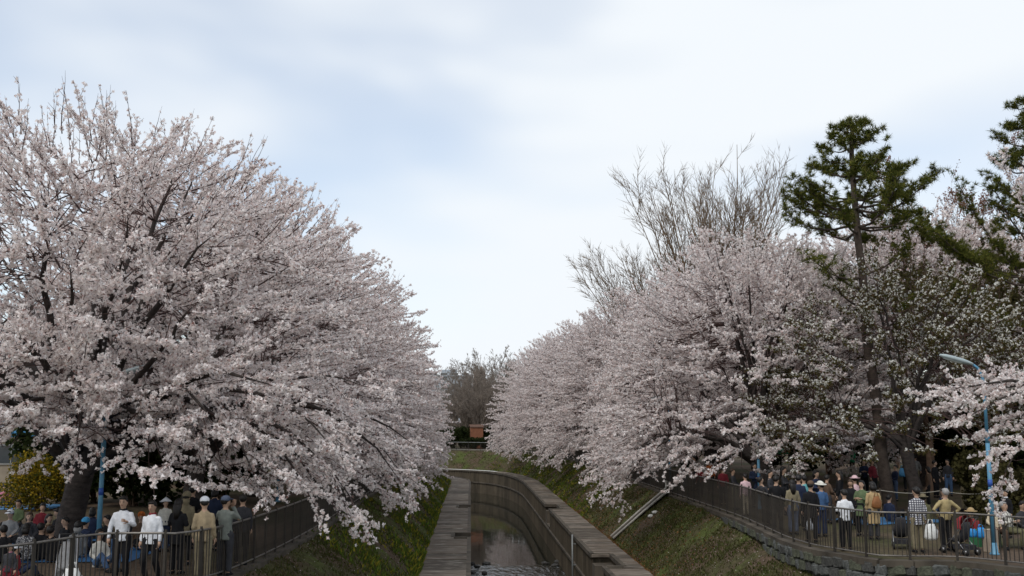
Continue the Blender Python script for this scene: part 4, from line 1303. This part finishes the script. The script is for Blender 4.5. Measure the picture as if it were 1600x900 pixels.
    soft(l_, 'trousers', cloth(legs), root, vx, fold=.008, seed=N_PERSON + 50)
    # --- hair and hat
    hr = MB(); hr.ball((0, .020, .718), (.087, .094, .098), 14, 10)
    hr.v = [(x * rnd.uniform(.97, 1.05), y * rnd.uniform(.97, 1.05), z + rnd.uniform(-.004, .008)) for x, y, z in hr.v]
    hr.ball((0, -.055, .762), (.070, .040, .030), 10, 6)
    if style == 'long':
        hr.tube([(0, .045, .74), (0, .075, .62), (0, .085, .50), (0, .09, .36)], [.075, .085, .08, .045], 10, 1.15, .6)
    elif style == 'bob':
        hr.tube([(0, .03, .74), (0, .045, .64), (0, .045, .56)], [.085, .095, .085], 10, 1.05, .8)
    tf(hr)
    if hat not in ('cap_full',):
        hr.build('hair', HAIR[hair], root, True)
    if hat:
        kind, col = hat
        q_ = MB()
        if kind == 'cap':
            q_.ball((0, .008, .745), (.094, .105, .080), 14, 8); q_.tube([(0, -.07, .742), (0, -.12, .732), (0, -.175, .722)], [.075, .078, .05], 10, 1.0, .12)
        elif kind == 'brim':
            q_.ball((0, .008, .75), (.098, .108, .092), 14, 8); q_.rings([(0, .008, .735, .17, .18), (0, .008, .748, .165, .175)], 18)
        elif kind == 'cone':
            q_.rings([(0, 0, .725, .20, .20), (0, 0, .75, .17, .17), (0, 0, .86, .03, .03), (0, 0, .88, .008, .008)], 16)
        elif kind == 'knit':
            q_.ball((0, .01, .745), (.098, .108, .095), 14, 8)
        tf(q_); q_.build('hat', cloth(col), root, True)
    if near and abs((face + 180) % 360 - 180) < 100:
        for sd in (-1, 1):
            e2 = MB(); e2.ball((sd * .032, -.0905, .692), (.013, .008, .007), 8, 5); tf(e2); e2.build('eye', EYE, root, True)
            e2 = MB(); e2.tube([(sd * .016, -.096, .712), (sd * .034, -.095, .716), (sd * .050, -.084, .711)], .004, 5); tf(e2); e2.build('eyebrow', EYE, root)
        e2 = MB(); e2.ball((0, -.094, .628), (.024, .008, .007), 8, 5); tf(e2); e2.build('mouth', LIP, root, True)
    return root

def hd(px, hy, h):      # distance at which a head top seen at (px, hy) stands h above the ground
    return at_z(px, hy, h).y

GLP, GRP = 'visitors on the left bank', 'visitors on the right bank'
# --- left bank, standing along the fence
person(190, 22.0, 'man in white zipped jacket and black trousers beside the left blue lamp post', 1.74, face=8, arms='one', top='white', hem=-.10, collar='black', group=GLP, legs='black')
person(236, 21.9, 'man in white jacket with red collar walking behind the left fence', 1.66, pose='walk', face=-12, arms='down', top='white', hem=-.10, collar='red', group=GLP)
person(277, 22.9, 'woman in black coat with long dark hair seen from behind', 1.62, face=165, arms='front', top='black', hem=-.22, style='long', group=GLP)
person(289, 24.4, 'person in khaki fur hooded coat behind the black coated woman', 1.66, face=190, top='khaki', hem=-.2, style='hood', hat=('knit', 'khaki'), group=GLP, near=False)
person(318, 22.0, 'man in olive tan jacket and white cap with his back turned', 1.72, face=184, top='tan', hem=-.10, legs='khaki', hat=('cap', 'white'), group=GLP)
person(352, 22.6, 'person in grey green jacket and dark blue cap raising a camera', 1.70, face=170, arms='camera', top='greygreen', hem=-.12, legs='charcoal', hat=('cap', 'bluegrey'), group=GLP)
person(378, 24.2, 'person in dark striped jacket half hidden by drooping blossom', 1.62, face=200, top='charcoal', hem=-.1, legs='black', group=GLP, near=False)
person(258, 27.0, 'child under a white pointed sun hat between the two groups', 1.32, face=20, top='offwhite', hem=-.05, legs='navy', hat=('cone', 'white'), group=GLP, near=False)
person(15, 20.2, 'small girl with pink strap peering through the left fence', .98, face=5, top='charcoal', hem=-.1, legs='darkred', hair='brown', style='bob', collar='pink', group=GLP)
# --- left bank, picnickers on the ground
for i, (px, Y, lab, kw) in enumerate([
    (9, 41.5, 'picnicker in pink jacket and dark cap at the left edge', dict(pose='ground', top='pink', hat=('cap', 'charcoal'), face=40, legs='charcoal')),
    (52, 41, 'woman in cream jacket seated near the yellow shrub', dict(pose='ground', top='cream', face=60, arms='lap', style='bob', legs='brown')),
    (41, 42.5, 'child leaning against the woman in cream', dict(pose='ground', top='khaki', face=30, h=1.5, legs='charcoal')),
    (17, 29.2, 'picnicker in pale grey jacket with white cap facing the fence', dict(pose='cross', top='grey', face=10, arms='lap', hat=('cap', 'white'))),
    (46, 28.4, 'brown haired picnicker in dark jacket facing the fence', dict(pose='cross', top='charcoal', face=15, arms='lap', hair='brown', style='bob')),
    (79, 27.8, 'picnicker in fur trimmed tan coat turned sideways', dict(pose='ground', top='brown', face=60, arms='front', collar='tan', style='bob')),
    (101, 26.9, 'dark haired picnicker beside the big left trunk', dict(pose='cross', top='black', face=-40, arms='lap')),
    (122, 25.8, 'picnicker in grey hooded top seen from behind', dict(pose='ground', top='grey', face=200, style='hood', legs='jeans')),
    (136, 26.6, 'picnicker in bright blue knit cap near the lamp post', dict(pose='cross', top='navy', face=150, hat=('knit', 'skyblue'))),
    (42, 25.2, 'woman in spotted grey jacket with her back to the fence', dict(pose='cross', top='spotted', face=176, style='bob')),
    (66, 25.4, 'picnicker in black jacket seen from behind', dict(pose='cross', top='black', face=185)),
    (86, 25.0, 'picnicker in black coat hunched beside the spotted jacket', dict(pose='cross', top='black', face=170, lean=.25)),
    (6, 24.8, 'picnicker in black at the left edge with back turned', dict(pose='cross', top='black', face=190)),
    (29, 22.6, 'child in red jacket and white cap close to the left fence', dict(pose='ground', top='red', face=120, h=1.25, hat=('cap', 'white'), legs='navy')),
    (158, 23.8, 'picnicker in white jacket and blue jeans behind the lamp post', dict(pose='ground', top='offwhite', face=50, legs='denim', arms='lap')),
    (221, 27.5, 'picnicker in orange knit cap behind the white jackets', dict(pose='kneel', top='brown', face=20, hat=('knit', 'orange'))),
    (112, 30.5, 'picnicker in navy coat in the shade of the big trunk', dict(pose='cross', top='navy', face=20)),
    (66, 31.5, 'picnicker in dark red top behind the front row', dict(pose='cross', top='darkred', face=0, arms='lap')),
    (28, 33, 'picnicker in green vest behind the pale grey jacket', dict(pose='cross', top='green', face=-10, arms='lap'))]):
    kw.setdefault('h', 1.62)
    person(px, Y, lab, group='picnickers on the left', near=Y < 29, **kw)
# --- right bank, standing by the fence
for (px, Y, lab, kw) in [
    (1321, 26.4, 'person in short white jacket leaning on the right fence', dict(h=1.56, face=175, arms='front', top='white', hem=-.06, legs='black')),
    (1365, 28.8, 'woman in long camel coat with brown shoulder bag', dict(h=1.62, face=178, top='camel', hem=-.42, legs='charcoal', style='bob')),
    (1346, 29.8, 'woman in green coat facing left beside the camel coat', dict(h=1.6, face=-45, arms='front', top='green', hem=-.3, legs='black', style='bob')),
    (1337, 32.8, 'person in pale pink hat behind the green coat', dict(h=1.58, face=200, top='palepink', hat=('brim', 'palepink'))),
    (1283, 29.6, 'person in blue denim jacket and white sun hat', dict(h=1.58, face=190, top='blue', hem=-.06, legs='navy', hat=('brim', 'offwhite'))),
    (1267, 28.2, 'man in black coat and brown cap beside the denim jacket', dict(h=1.68, face=172, top='black', hem=-.2, hat=('cap', 'brown'))),
    (1239, 30.2, 'woman in brown jacket with dark hair and grey trousers', dict(h=1.6, face=182, top='khaki', hem=-.15, legs='bluegrey', style='long')),
    (1214, 30.8, 'man in black jacket left of the brown jacket', dict(h=1.70, face=160, top='black', arms='front')),
    (1196, 32.8, 'stooping person in dark coat beside the light blue post', dict(h=1.6, face=120, top='charcoal', lean=.35, arms='front')),
    (1250, 31.4, 'man in dark navy jacket behind the brown jacket', dict(h=1.70, face=150, top='navy')),
    (1257, 32.8, 'person in turquoise top behind the black coat', dict(h=1.6, face=190, top='turquoise')),
    (1165, 36.2, 'person in pink jacket and pale trousers under the drooping blossom', dict(h=1.5, face=185, top='palepink', legs='cream')),
    (1130, 41, 'person in red jacket behind the right fence under the boughs', dict(h=1.55, face=170, top='darkred')),
    (1094, 46, 'child in red coat farthest along the right fence', dict(h=1.35, face=180, top='red')),
    (1110, 48, 'person in bright orange jacket under the pink boughs', dict(h=1.6, face=175, top='orange')),
    (1434, 25.9, 'man in black and white plaid shirt at the right fence', dict(h=1.64, face=176, top='plaid', hem=-.16, legs='khaki', arms='down')),
    (1477, 26.2, 'man in yellow tan jacket with hands on hips at the fence', dict(h=1.60, face=188, top='yellowtan', hem=-.04, legs='black', arms='hips', hair='grey', lean=.12)),
    (1365, 46, 'person in red jacket standing back on the bare earth', dict(h=1.64, face=20, top='darkred', near=False)),
    (1351, 46.5, 'person in navy with pale bundle by the dark tree trunk', dict(h=1.62, face=-20, top='navy', arms='front', near=False)),
    (1331, 70, 'person in bright green coat and red cap far back', dict(h=1.75, face=0, top='brightgreen', hem=-.3, hat=('cap', 'red'), near=False)),
    (1431, 52, 'person in grey jacket reaching up to the blossom', dict(h=1.66, face=160, top='grey', arms='reach', legs='khaki', near=False)),
    (1417, 49, 'person in black carrying a blue bag', dict(h=1.66, face=180, top='black', near=False)),
    (1462, 45, 'person in black coat standing back under the trees', dict(h=1.64, face=30, top='black', near=False)),
    (1482, 46, 'person in dark jacket and blue jeans standing back on the right', dict(h=1.66, face=-30, top='charcoal', legs='denim', near=False))]:
    kw.setdefault('near', Y < 31)
    person(px, Y, lab, group=GRP, **kw)
for (px, Y, lab, kw) in [
    (1302, 37, 'person in brown jacket crouching in front of the dark trunk', dict(pose='kneel', top='brown', face=190, near=False, lean=.2)),
    (1443, 33, 'person in olive hat sitting behind the plaid shirt', dict(pose='kneel', top='olive', face=160, hat=('brim', 'khaki'), near=False)),
    (1472, 36, 'person in blue jeans crouching behind the tan jacket', dict(pose='kneel', top='navy', legs='denim', face=200, near=False)),
    (1390, 34, 'picnicker in navy sitting right of the camel coat', dict(pose='ground', top='navy', face=120, near=False)),
    (1517, 28.2, 'person in red with tan hat sitting behind the red pushchair', dict(pose='ground', top='red', face=140, hat=('brim', 'camel')))]:
    person(px, Y, lab, group='people sitting on the right bank', h=1.66, **kw)
fill = random.Random(77)
extra_people = [(1205, 35, 'dark coated visitor behind the black jacket on the right'), (1228, 36.5, 'visitor in charcoal behind the brown jacket'), (1276, 34.5, 'visitor in navy behind the sun hat'), (1293, 33.5, 'visitor in dark brown right of the sun hat'), (1312, 34, 'visitor in black behind the white jacket'), (1330, 31.6, 'visitor in black beside the green coat'),
                (1378, 41, 'visitor in charcoal strolling behind the camel coat'), (1398, 43, 'visitor in navy strolling past the slim trunk'), (1450, 40, 'visitor in dark brown strolling behind the plaid shirt'), (1505, 38, 'visitor in black in the shade left of the right lamp'), (1525, 42, 'visitor in dark grey deep in the shade by the right lamp'), (1180, 40, 'visitor in dark coat by the light blue pole'), (1148, 39, 'visitor in charcoal between the pink and red jackets'), (1070, 52, 'visitor in black beyond the drain'), (1085, 50, 'visitor in dark brown next to the red child')]
for i, (px, Y, lab) in enumerate(extra_people):
    person(px, Y, lab, h=fill.uniform(1.52, 1.74), pose=fill.choice(['stand', 'walk', 'stand']), face=fill.choice([-80, -40, 20, 60, 110, 160, 200, 240]), arms=fill.choice(['down', 'front', 'one', 'lap']), top=('charcoal', 'charcoal', 'navy', 'brown', 'black', 'black', 'charcoal', 'navy', 'brown', 'black', 'charcoal', 'navy', 'charcoal', 'black', 'brown')[i],
           hem=fill.uniform(-.3, -.05), legs=fill.choice(['black', 'charcoal', 'jeans', 'khaki']), style=fill.choice(['short', 'bob', 'long', 'short']), hair=fill.choice(['black', 'black', 'brown']), group=GRP, near=False)
for i, (px, Y, lab) in enumerate([(168, 27.5, 'dark picnicker behind the left lamp post'), (205, 29, 'picnicker in charcoal between the white jackets'), (148, 30, 'picnicker in navy left of the white jackets'), (300, 27.5, 'visitor in black behind the tan jacket'), (335, 27, 'visitor in navy between the tan and grey jackets'), (92, 29.5, 'picnicker in black behind the fur trimmed coat')]):
    person(px, Y, lab, h=1.62, pose='stand' if px > 280 else 'cross', face=fill.choice([-30, 20, 60, 160, 200]), arms=fill.choice(['lap', 'front']), top=('black', 'charcoal', 'navy', 'black', 'navy', 'black')[i], style=fill.choice(['short', 'bob']), group='picnickers on the left' if px < 280 else GLP, near=False)
# --- the bench group by the right lamp
bench_y = 26.9
for (px, Y, lab, kw) in [
    (1556, 26.9, 'woman with white hair ornament and pale coat on the bench', dict(top='cream', face=-15, style='long', legs='brown', arms='lap', collar='white')),
    (1577, 26.85, 'person in white striped coat hunched on the bench', dict(top='striped', face=30, hair='grey', legs='olive', arms='front', lean=.22)),
    (1598, 26.95, 'person in dark coat at the right end of the bench', dict(top='charcoal', face=10, legs='black', arms='lap'))]:
    person(px, Y, lab, pose='bench', h=1.62, group='people on the bench', **kw)
person(1572, 29.2, 'dark haired man in black coat standing behind the bench', 1.36, face=-60, top='black', collar='white', group=GRP)

# --- bake the soft surfaces, then add fingers and cloth folds
bpy.context.view_layer.update()
dg = bpy.context.evaluated_depsgraph_get()
done = []
for (o, ex, fold, seed) in PENDING:
    ev_ = o.evaluated_get(dg)
    done.append(bpy.data.meshes.new_from_object(ev_))
for (o, ex, fold, seed), me in zip(PENDING, done):
    old = o.data
    o.modifiers.clear()
    me.name = o.name
    o.data = me
    bpy.data.meshes.remove(old)
    if fold:
        n = len(me.vertices); co = np.empty(n * 3, np.float32); no_ = np.empty(n * 3, np.float32)
        me.vertices.foreach_get('co', co); me.vertices.foreach_get('normal', no_); co = co.reshape(-1, 3); no_ = no_.reshape(-1, 3)
        w = np.sin(co[:, 2] * 38 + seed + 5 * np.sin(co[:, 0] * 14 + seed)) * .6 + np.sin(co[:, 0] * 30 + co[:, 1] * 26 + co[:, 2] * 12 + seed * 2) * .4
        co += no_ * (w * fold)[:, None]
        me.vertices.foreach_set('co', co.ravel())
    if ex:
        bm = bmesh.new(); bm.from_mesh(me)
        vs_ = [bm.verts.new(v) for v in ex.v]
        for f in ex.f:
            fc = bm.faces.new([vs_[i] for i in f]); fc.smooth = True
        bm.to_mesh(me); bm.free()
    me.polygons.foreach_set('use_smooth', [True] * len(me.polygons))
    me.update()

# ================================================================== STREET FURNITURE, PROPS, BUILDINGS
def lamp(px, Y, label, h=4.5, head_dir=-1, head=True, r=.053):
    X = x_at(px, Y, .3)
    root = empty('street_lamp', (X, Y, 0)); tag(root, label, 'street lamp', 'blue street lamps')
    mb = MB(); mb.rings([(0, 0, 0, .12, .12), (0, 0, .03, .12, .12), (0, 0, .05, .09, .09), (0, 0, .30, r * 1.25, r * 1.25)], 14); mb.build('base', BLUE, root, True)
    mb = MB(); mb.tube([(0, 0, .28), (0, 0, h * .62)], [r * 1.15, r * .95], 14); po = mb.build('pole', BLUE, root, True)
    mb = MB(); mb.tube([(0, 0, h * .6), (0, 0, h * .66)], r * 1.12, 14); mb.build('joint', BLUE, po, True)
    d = head_dir if head else 0
    mb = MB(); mb.tube([(0, 0, h * .62), (0, 0, h * .9), (d * .03, 0, h * .96), (d * .14, 0, h * 1.01), (d * .30, 0, h * 1.035)], [r * .85, r * .7, r * .66, r * .62, r * .6], 12); mb.build('arm', BLUE, root, True)
    mb = MB(); mb.tube([(0, 0, h * .36), (0, 0, h * .40)], r * 1.06, 14); mb.build('band', mat('number_plate_blue', (.03, .09, .36), .4, .1, 5), po, True)
    if head:
        # long cobra head, tilted up away from the pole
        mb = MB(); P = [Vector((d * (.26 + .86 * t), 0, h * 1.03 + .24 * t)) for t in (0, .12, .3, .6, .85, 1.0)]
        mb.tube(P, [.05, .085, .115, .12, .10, .05], 14, 1.0, .62); hd_ = mb.build('lamp_head', LAMPGREY, root, True)
        mb = MB(); P = [Vector((d * (.26 + .86 * t), 0, h * 1.03 + .24 * t - .035)) for t in (.28, .4, .7, .9)]
        mb.tube(P, [.05, .088, .085, .05], 12, 1.0, .6); mb.build('lens', LENS, hd_, True)
    return root

lamp(1553, 25.6, 'light blue street lamp with grey head behind the right fence', 4.72, -1)
lamp(153, 25.2, 'light blue street lamp whose top is lost in the left blossom', 4.4, 1)
lamp(434, 44, 'light blue street lamp farther along the left bank', 4.4, 1)
lamp(1047, 52, 'light blue street lamp past the top of the drain', 4.4, -1)
lamp(1187, 39.5, 'light blue pole beside the stooping visitor on the right', 3.2, -1, head=False)
gpost = mat('grey_post', (.30, .31, .30), .6, .15, 5)
mb = MB(); mb.tube([(0, 0, 0), (0, 0, 3.2)], .06, 10); o = mb.build('utility_pole', gpost, smooth=True); o.location = (x_at(441, 45.5), 45.5, 0)
tag(o, 'slim grey post beside the farther left street lamp', 'post')

# --- rope line across the right park
root = empty('rope_barrier'); tag(root, 'thin pale rope strung between stakes across the right park', 'rope')
pts = [(x_at(1270, 37), 37.0), (x_at(1375, 36.4), 36.4), (x_at(1470, 36), 36.0), (x_at(1560, 35.4), 35.4), (x_at(1640, 35), 35.0)]
for i in range(len(pts) - 1):
    (x0, y0), (x1, y1) = pts[i], pts[i + 1]
    mb = MB(); mb.tube([(x0 + (x1 - x0) * t, y0 + (y1 - y0) * t, .92 - .10 * math.sin(math.pi * t)) for t in np.linspace(0, 1, 9)], .012, 5); mb.build('rope', mat('rope_pale', (.42, .39, .33), .8, .15, 9), root)
for x, y in pts:
    mb = MB(); mb.tube([(x, y, 0), (x, y, 1.0)], [.03, .025], 7); mb.build('stake', BARK_PINE, root, True)

# --- bench
bx = x_at(1577, 26.95)
root = empty('park_bench', (bx, 26.98, 0)); tag(root, 'low wooden bench behind the right lamp post', 'bench')
WOOD = mat('bench_wood', (.16, .10, .06), .7, .3, 6, stretch=(1, 8, 8))
for k in range(3):
    mb = MB(); mb.box((0, -.12 + .13 * k, .41), (1.5, .11, .04)); mb.build('slat', WOOD, root)
for sx_ in (-.6, .6):
    mb = MB(); mb.box((sx_, 0, .20), (.07, .36, .39)); mb.build('leg', CONC, root)

# --- pushchairs
RUB = mat('rubber', (.02, .02, .02), .8, .2, 8)
def pushchair(px, Y, rz, col, label, body='charcoal', hood=True):
    root = empty('pushchair', (x_at(px, Y), Y, 0), R_(rz)); tag(root, label, 'pushchair', 'pushchairs')
    fr = mat('pushchair_frame', (.30, .30, .31), .4, .1, 5, metal=.6)
    for sx_ in (-.2, .2):
        mb = MB(); mb.tube([(sx_, -.38, .10), (sx_ * .95, .0, .48), (sx_ * .9, .38, .92), (sx_ * .9, .46, .96)], .013, 6); mb.build('frame_tube', fr, root, True)
        mb = MB(); mb.tube([(sx_, .34, .10), (sx_, -.02, .46)], .012, 6); mb.build('rear_tube', fr, root, True)
        for y in (-.38, .34):
            mb = MB(); mb.tube([(sx_ - .02, y, .10), (sx_ + .02, y, .10)], .10, 14); w = mb.build('wheel', RUB, root, True)
            mb = MB(); mb.tube([(sx_ - .024, y, .10), (sx_ + .024, y, .10)], .045, 10); mb.build('hub', fr, w, True)
    mb = MB(); mb.tube([(-.18, .46, .96), (.18, .46, .96)], .016, 8); mb.build('handlebar', RUB, root, True)
    mb = MB(); mb.tube([(0, -.30, .34), (0, -.05, .34), (0, .12, .46), (0, .24, .82)], [.10, .15, .16, .10], 10, 1.2, .45); mb.build('seat', cloth(body), root, True)
    mb = MB(); mb.box((0, .12, .2), (.34, .40, .12), taper=1.1); mb.build('basket', cloth(body), root)
    if hood:
        mb = MB(); n = 9
        rr_ = []
        for i in range(6):
            a = math.pi * (.05 + .55 * i / 5); c, s_ = math.cos(a), math.sin(a)
            rr_.append([(.235 * math.cos(math.pi * j / (n - 1)), .26 - .34 * s_ * math.sin(math.pi * j / (n - 1)) ** .5, .66 + (.10 + .24 * c) * math.sin(math.pi * j / (n - 1)) ** .6) for j in range(n)])
        vs_ = [p for r in rr_ for p in r]; fs = [(i * n + j, i * n + j + 1, (i + 1) * n + j + 1, (i + 1) * n + j) for i in range(5) for j in range(n - 1)]
        mb.add(vs_, fs); mb.add([(x * .94, y, z - .015) for x, y, z in vs_], [f[::-1] for f in fs]); mb.build('hood', cloth(col), root, True)
    return root
pushchair(1499, 25.7, 200, 'red', 'pushchair with rounded red hood by the right fence')
pushchair(1406, 27.0, 160, 'charcoal', 'dark pushchair left of the plaid shirt', hood=False, body='charcoal')
pushchair(106, 21.9, 20, 'grey', 'grey pushchair without hood behind the left fence', hood=False, body='grey')

# --- bags and boxes
def bag(px, Y, z, dims, m_, label, strap=True):
    root = empty('bag', (x_at(px, Y, z), Y, z)); tag(root, label, 'bag')
    w, d, h = dims; mb = MB()
    mb.rings([(0, 0, 0, w * .40, d * .40), (0, 0, h * .15, w * .52, d * .52), (.01, 0, h * .55, w * .5, d * .48), (0, 0, h * .9, w * .33, d * .25), (0, 0, h, w * .30, d * .12)], 12)
    rr_ = random.Random(px); mb.v = [(x * rr_.uniform(.9, 1.1), y * rr_.uniform(.9, 1.1), z_) for x, y, z_ in mb.v]
    mb.build('sack', m_, root, True)
    if strap:
        for y in (-d * .08, d * .08):
            mb = MB(); mb.tube([(-w * .22, y, h * .97), (-w * .12, y, h * 1.28), (w * .12, y, h * 1.28), (w * .22, y, h * .97)], .008, 5); mb.build('handle', m_, root, True)
    return root
PLW = mat('plastic_white', (.66, .66, .64), .45, .12, 9, .3, 14)
PLB = mat('plastic_blue', (.03, .26, .62), .45, .12, 9, .3, 14)
bag(1455, 25.55, .38, (.34, .2, .40), PLW, 'white plastic bag hanging from the hand of the plaid shirt')
bag(1519, 26.3, .36, (.22, .18, .26), PLB, 'left of two bright blue bags beside the pushchair')
bag(1533, 26.3, .34, (.26, .18, .27), PLB, 'right of two bright blue bags beside the pushchair')
bag(1370, 28.55, .92, (.28, .16, .34), mat('leather_brown', (.22, .09, .03), .5, .25, 8), 'brown leather bag on the shoulder of the camel coat')
bag(1411, 48.8, .75, (.40, .3, .42), mat('bag_blue', (.05, .19, .36), .6, .15, 6), 'round blue bag carried by the person in black')
bag(111, 21.2, 0, (.42, .3, .40), PLW, 'white plastic bag on the ground behind the left fence')
bag(1265, 27.95, .38, (.2, .12, .26), mat('bag_grey', (.35, .36, .38), .6, .15, 6), 'small grey bag held by the man in the black coat')
for (px, Y, dims, col, lab) in [(1545, 26.2, (.26, .3, .55), (.38, .31, .24), 'tall beige carton standing beside the right lamp post'), (1537, 27.4, (.7, .4, .42), (.03, .14, .06), 'dark green crate behind the blue bags')]:
    root = empty('carton' if 'carton' in lab else 'crate', (x_at(px, Y), Y, 0), .2); tag(root, lab, 'box')
    w, d, h = dims; mm = mat('box_' + str(px), col, .85, .15, 5)
    mb = MB(); mb.box((0, 0, h / 2), (w, d, h)); mb.build('shell', mm, root)
    for sx_ in (-1, 1):
        mb = MB(); mb.box((sx_ * w * .27, 0, h + .012), (w * .46, d * .98, .012)); mb.build('flap', mm, root)
# --- picnic sheets
for i, (px, Y, w, d, c, lab) in enumerate([(60, 27.5, 6.5, 5.0, (.05, .16, .36), 'large blue picnic sheet under the left picnickers'), (30, 41.5, 3.2, 2.4, (.07, .19, .36), 'blue picnic sheet by the yellow shrub'),
                                     (1385, 34.5, 3.6, 2.2, (.06, .18, .36), 'blue picnic sheet behind the camel coat')]):
    mb = MB(); n = 14
    rr_ = random.Random(i); idx = lambda a, b_: a * n + b_
    mb.add([((a / (n - 1) - .5) * w, (b_ / (n - 1) - .5) * d, .012 + rr_.uniform(0, .018)) for a in range(n) for b_ in range(n)], [(idx(a, b_), idx(a + 1, b_), idx(a + 1, b_ + 1), idx(a, b_ + 1)) for a in range(n - 1) for b_ in range(n - 1)])
    o = mb.build('picnic_sheet', mat('tarp_%d' % i, c, .5, .12, 3), smooth=True); o.location = (x_at(px, Y), Y, 0); o.rotation_euler = (0, 0, .15 * i); tag(o, lab, 'picnic sheet')

# --- stalls in the park
def canopy(px, Y, w, d, h, m_, label):
    root = empty('canopy_tent', (x_at(px, Y, h), Y, 0)); tag(root, label, 'tent')
    mb = MB(); a = w / 2; b_ = d / 2
    mb.add([(-a, -b_, h), (a, -b_, h), (a, b_, h), (-a, b_, h), (0, 0, h + w * .28), (-a, -b_, h - .22), (a, -b_, h - .22), (a, b_, h - .22), (-a, b_, h - .22)],
           [(0, 1, 4), (1, 2, 4), (2, 3, 4), (3, 0, 4), (5, 6, 1, 0), (6, 7, 2, 1), (7, 8, 3, 2), (8, 5, 0, 3)]); mb.build('roof', m_, root)
    for sx_ in (-1, 1):
        for sy_ in (-1, 1):
            mb = MB(); mb.tube([(sx_ * (a - .05), sy_ * (b_ - .05), 0), (sx_ * (a - .05), sy_ * (b_ - .05), h - .02)], .02, 6); mb.build('leg', gpost, root)
canopy(1206, 62, 1.7, 1.5, 1.7, mat('tent_green', (.02, .20, .10), .7, .1, 4), 'small green canopy behind the right boughs')
canopy(66, 52, 2.2, 2.0, 2.9, mat('tent_blue', (.03, .14, .27), .7, .1, 4), 'blue canopy glimpsed under the left cherry limbs')

# --- park house at the far left
GLASS = mat('window_glass', (.05, .06, .07), .12, .1, 3, spec=.6)
def house(name, loc, rz, w, d, h, rise, wall_m, roof_m, label, wins, storey=None, flat=False, far=True):
    root = empty(name, loc, rz); tag(root, label, 'building')
    mb = MB(); mb.box((0, 0, h / 2), (w, d, h)); wl_ = mb.build('wall', wall_m, root)
    ov = min(.5, w * .06)
    mb = MB()
    if flat:
        mb.box((0, 0, h + .2), (w + .3, d + .3, .4)); rf = mb.build('roof', roof_m, root)
        mb = MB(); mb.box((w * .2, 0, h + 1.2), (w * .2, d * .4, 1.8)); mb.build('lift_housing', roof_m, rf)
    else:
        a, b_ = w / 2 + ov, d / 2 + ov
        mb.add([(-a, -b_, h), (a, -b_, h), (a, b_, h), (-a, b_, h), (-a, 0, h + rise), (a, 0, h + rise), (-a, -b_, h + .12), (a, -b_, h + .12), (a, b_, h + .12), (-a, b_, h + .12), (-a, 0, h + rise + .12), (a, 0, h + rise + .12)],
               [(6, 7, 11, 10), (8, 9, 10, 11), (1, 0, 4, 5), (3, 2, 5, 4), (0, 1, 7, 6), (2, 3, 9, 8), (0, 6, 10, 4), (4, 10, 9, 3), (7, 1, 5, 11), (11, 5, 2, 8)]); mb.build('roof', roof_m, root)
    for (x, z, ww, hh) in wins:
        mb = MB(); mb.box((x, -d / 2 - .02, z), (ww + .16, .10, hh + .16)); f = mb.build('window', mat('window_frame', (.35, .35, .34), .6, .1, 5), root)
        mb = MB(); mb.box((x, -d / 2 - .06, z), (ww, .06, hh)); mb.build('pane', GLASS, f)
    return root
ROOFG = mat('roof_grey', (.20, .215, .24), .7, .2, 3, stretch=(1, 6, 1)); BEIGE = mat('wall_beige', (.30, .25, .19), .9, .15, 2)
house('park_house', (x_at(25, 60, 3), 62, 0), .1, 9, 6, 3.0, 1.5, BEIGE, ROOFG, 'low beige house with grey roof glimpsed through the left cherry limbs', [(-2.5, 1.6, 1.4, 1.0), (0, 1.6, 1.4, 1.0), (2.5, 1.6, 1.4, 1.0)])
GREYW = mat('flats_grey', (.34, .37, .40), .8, .1, 1); BRNW = mat('flats_brown', (.27, .19, .15), .85, .1, 1); ORW = mat('hut_orange', (.21, .085, .045), .85, .2, 3)
wins = [(-9 + 3 * i, 2 + 3 * j, 1.8, 1.4) for i in range(7) for j in range(6)]
house('apartment_block', (x_at(738, 290, 18) - 11, 290, 0), 0, 22, 12, at_y(726, 586, 284).z - .4, 0, GREYW, GREYW, 'grey flat roofed apartment block beyond the canal end', wins, flat=True)
house('apartment_block', (x_at(749, 300, 18), 305, 0), 0, 3.4, 8, at_y(748, 580, 299).z - .4, 0, BRNW, BRNW, 'brown apartment block right of the grey one', [w for w in wins if abs(w[0]) < 1], flat=True)
house('orange_hut', (x_at(744, 139, 2), 139.5, 0), .1, 1.7, 2.2, at_y(744, 668, 138).z, .3, ORW, mat('hut_roof', (.12, .07, .05), .8, .2, 4), 'small orange brown hut behind the far fence', [])
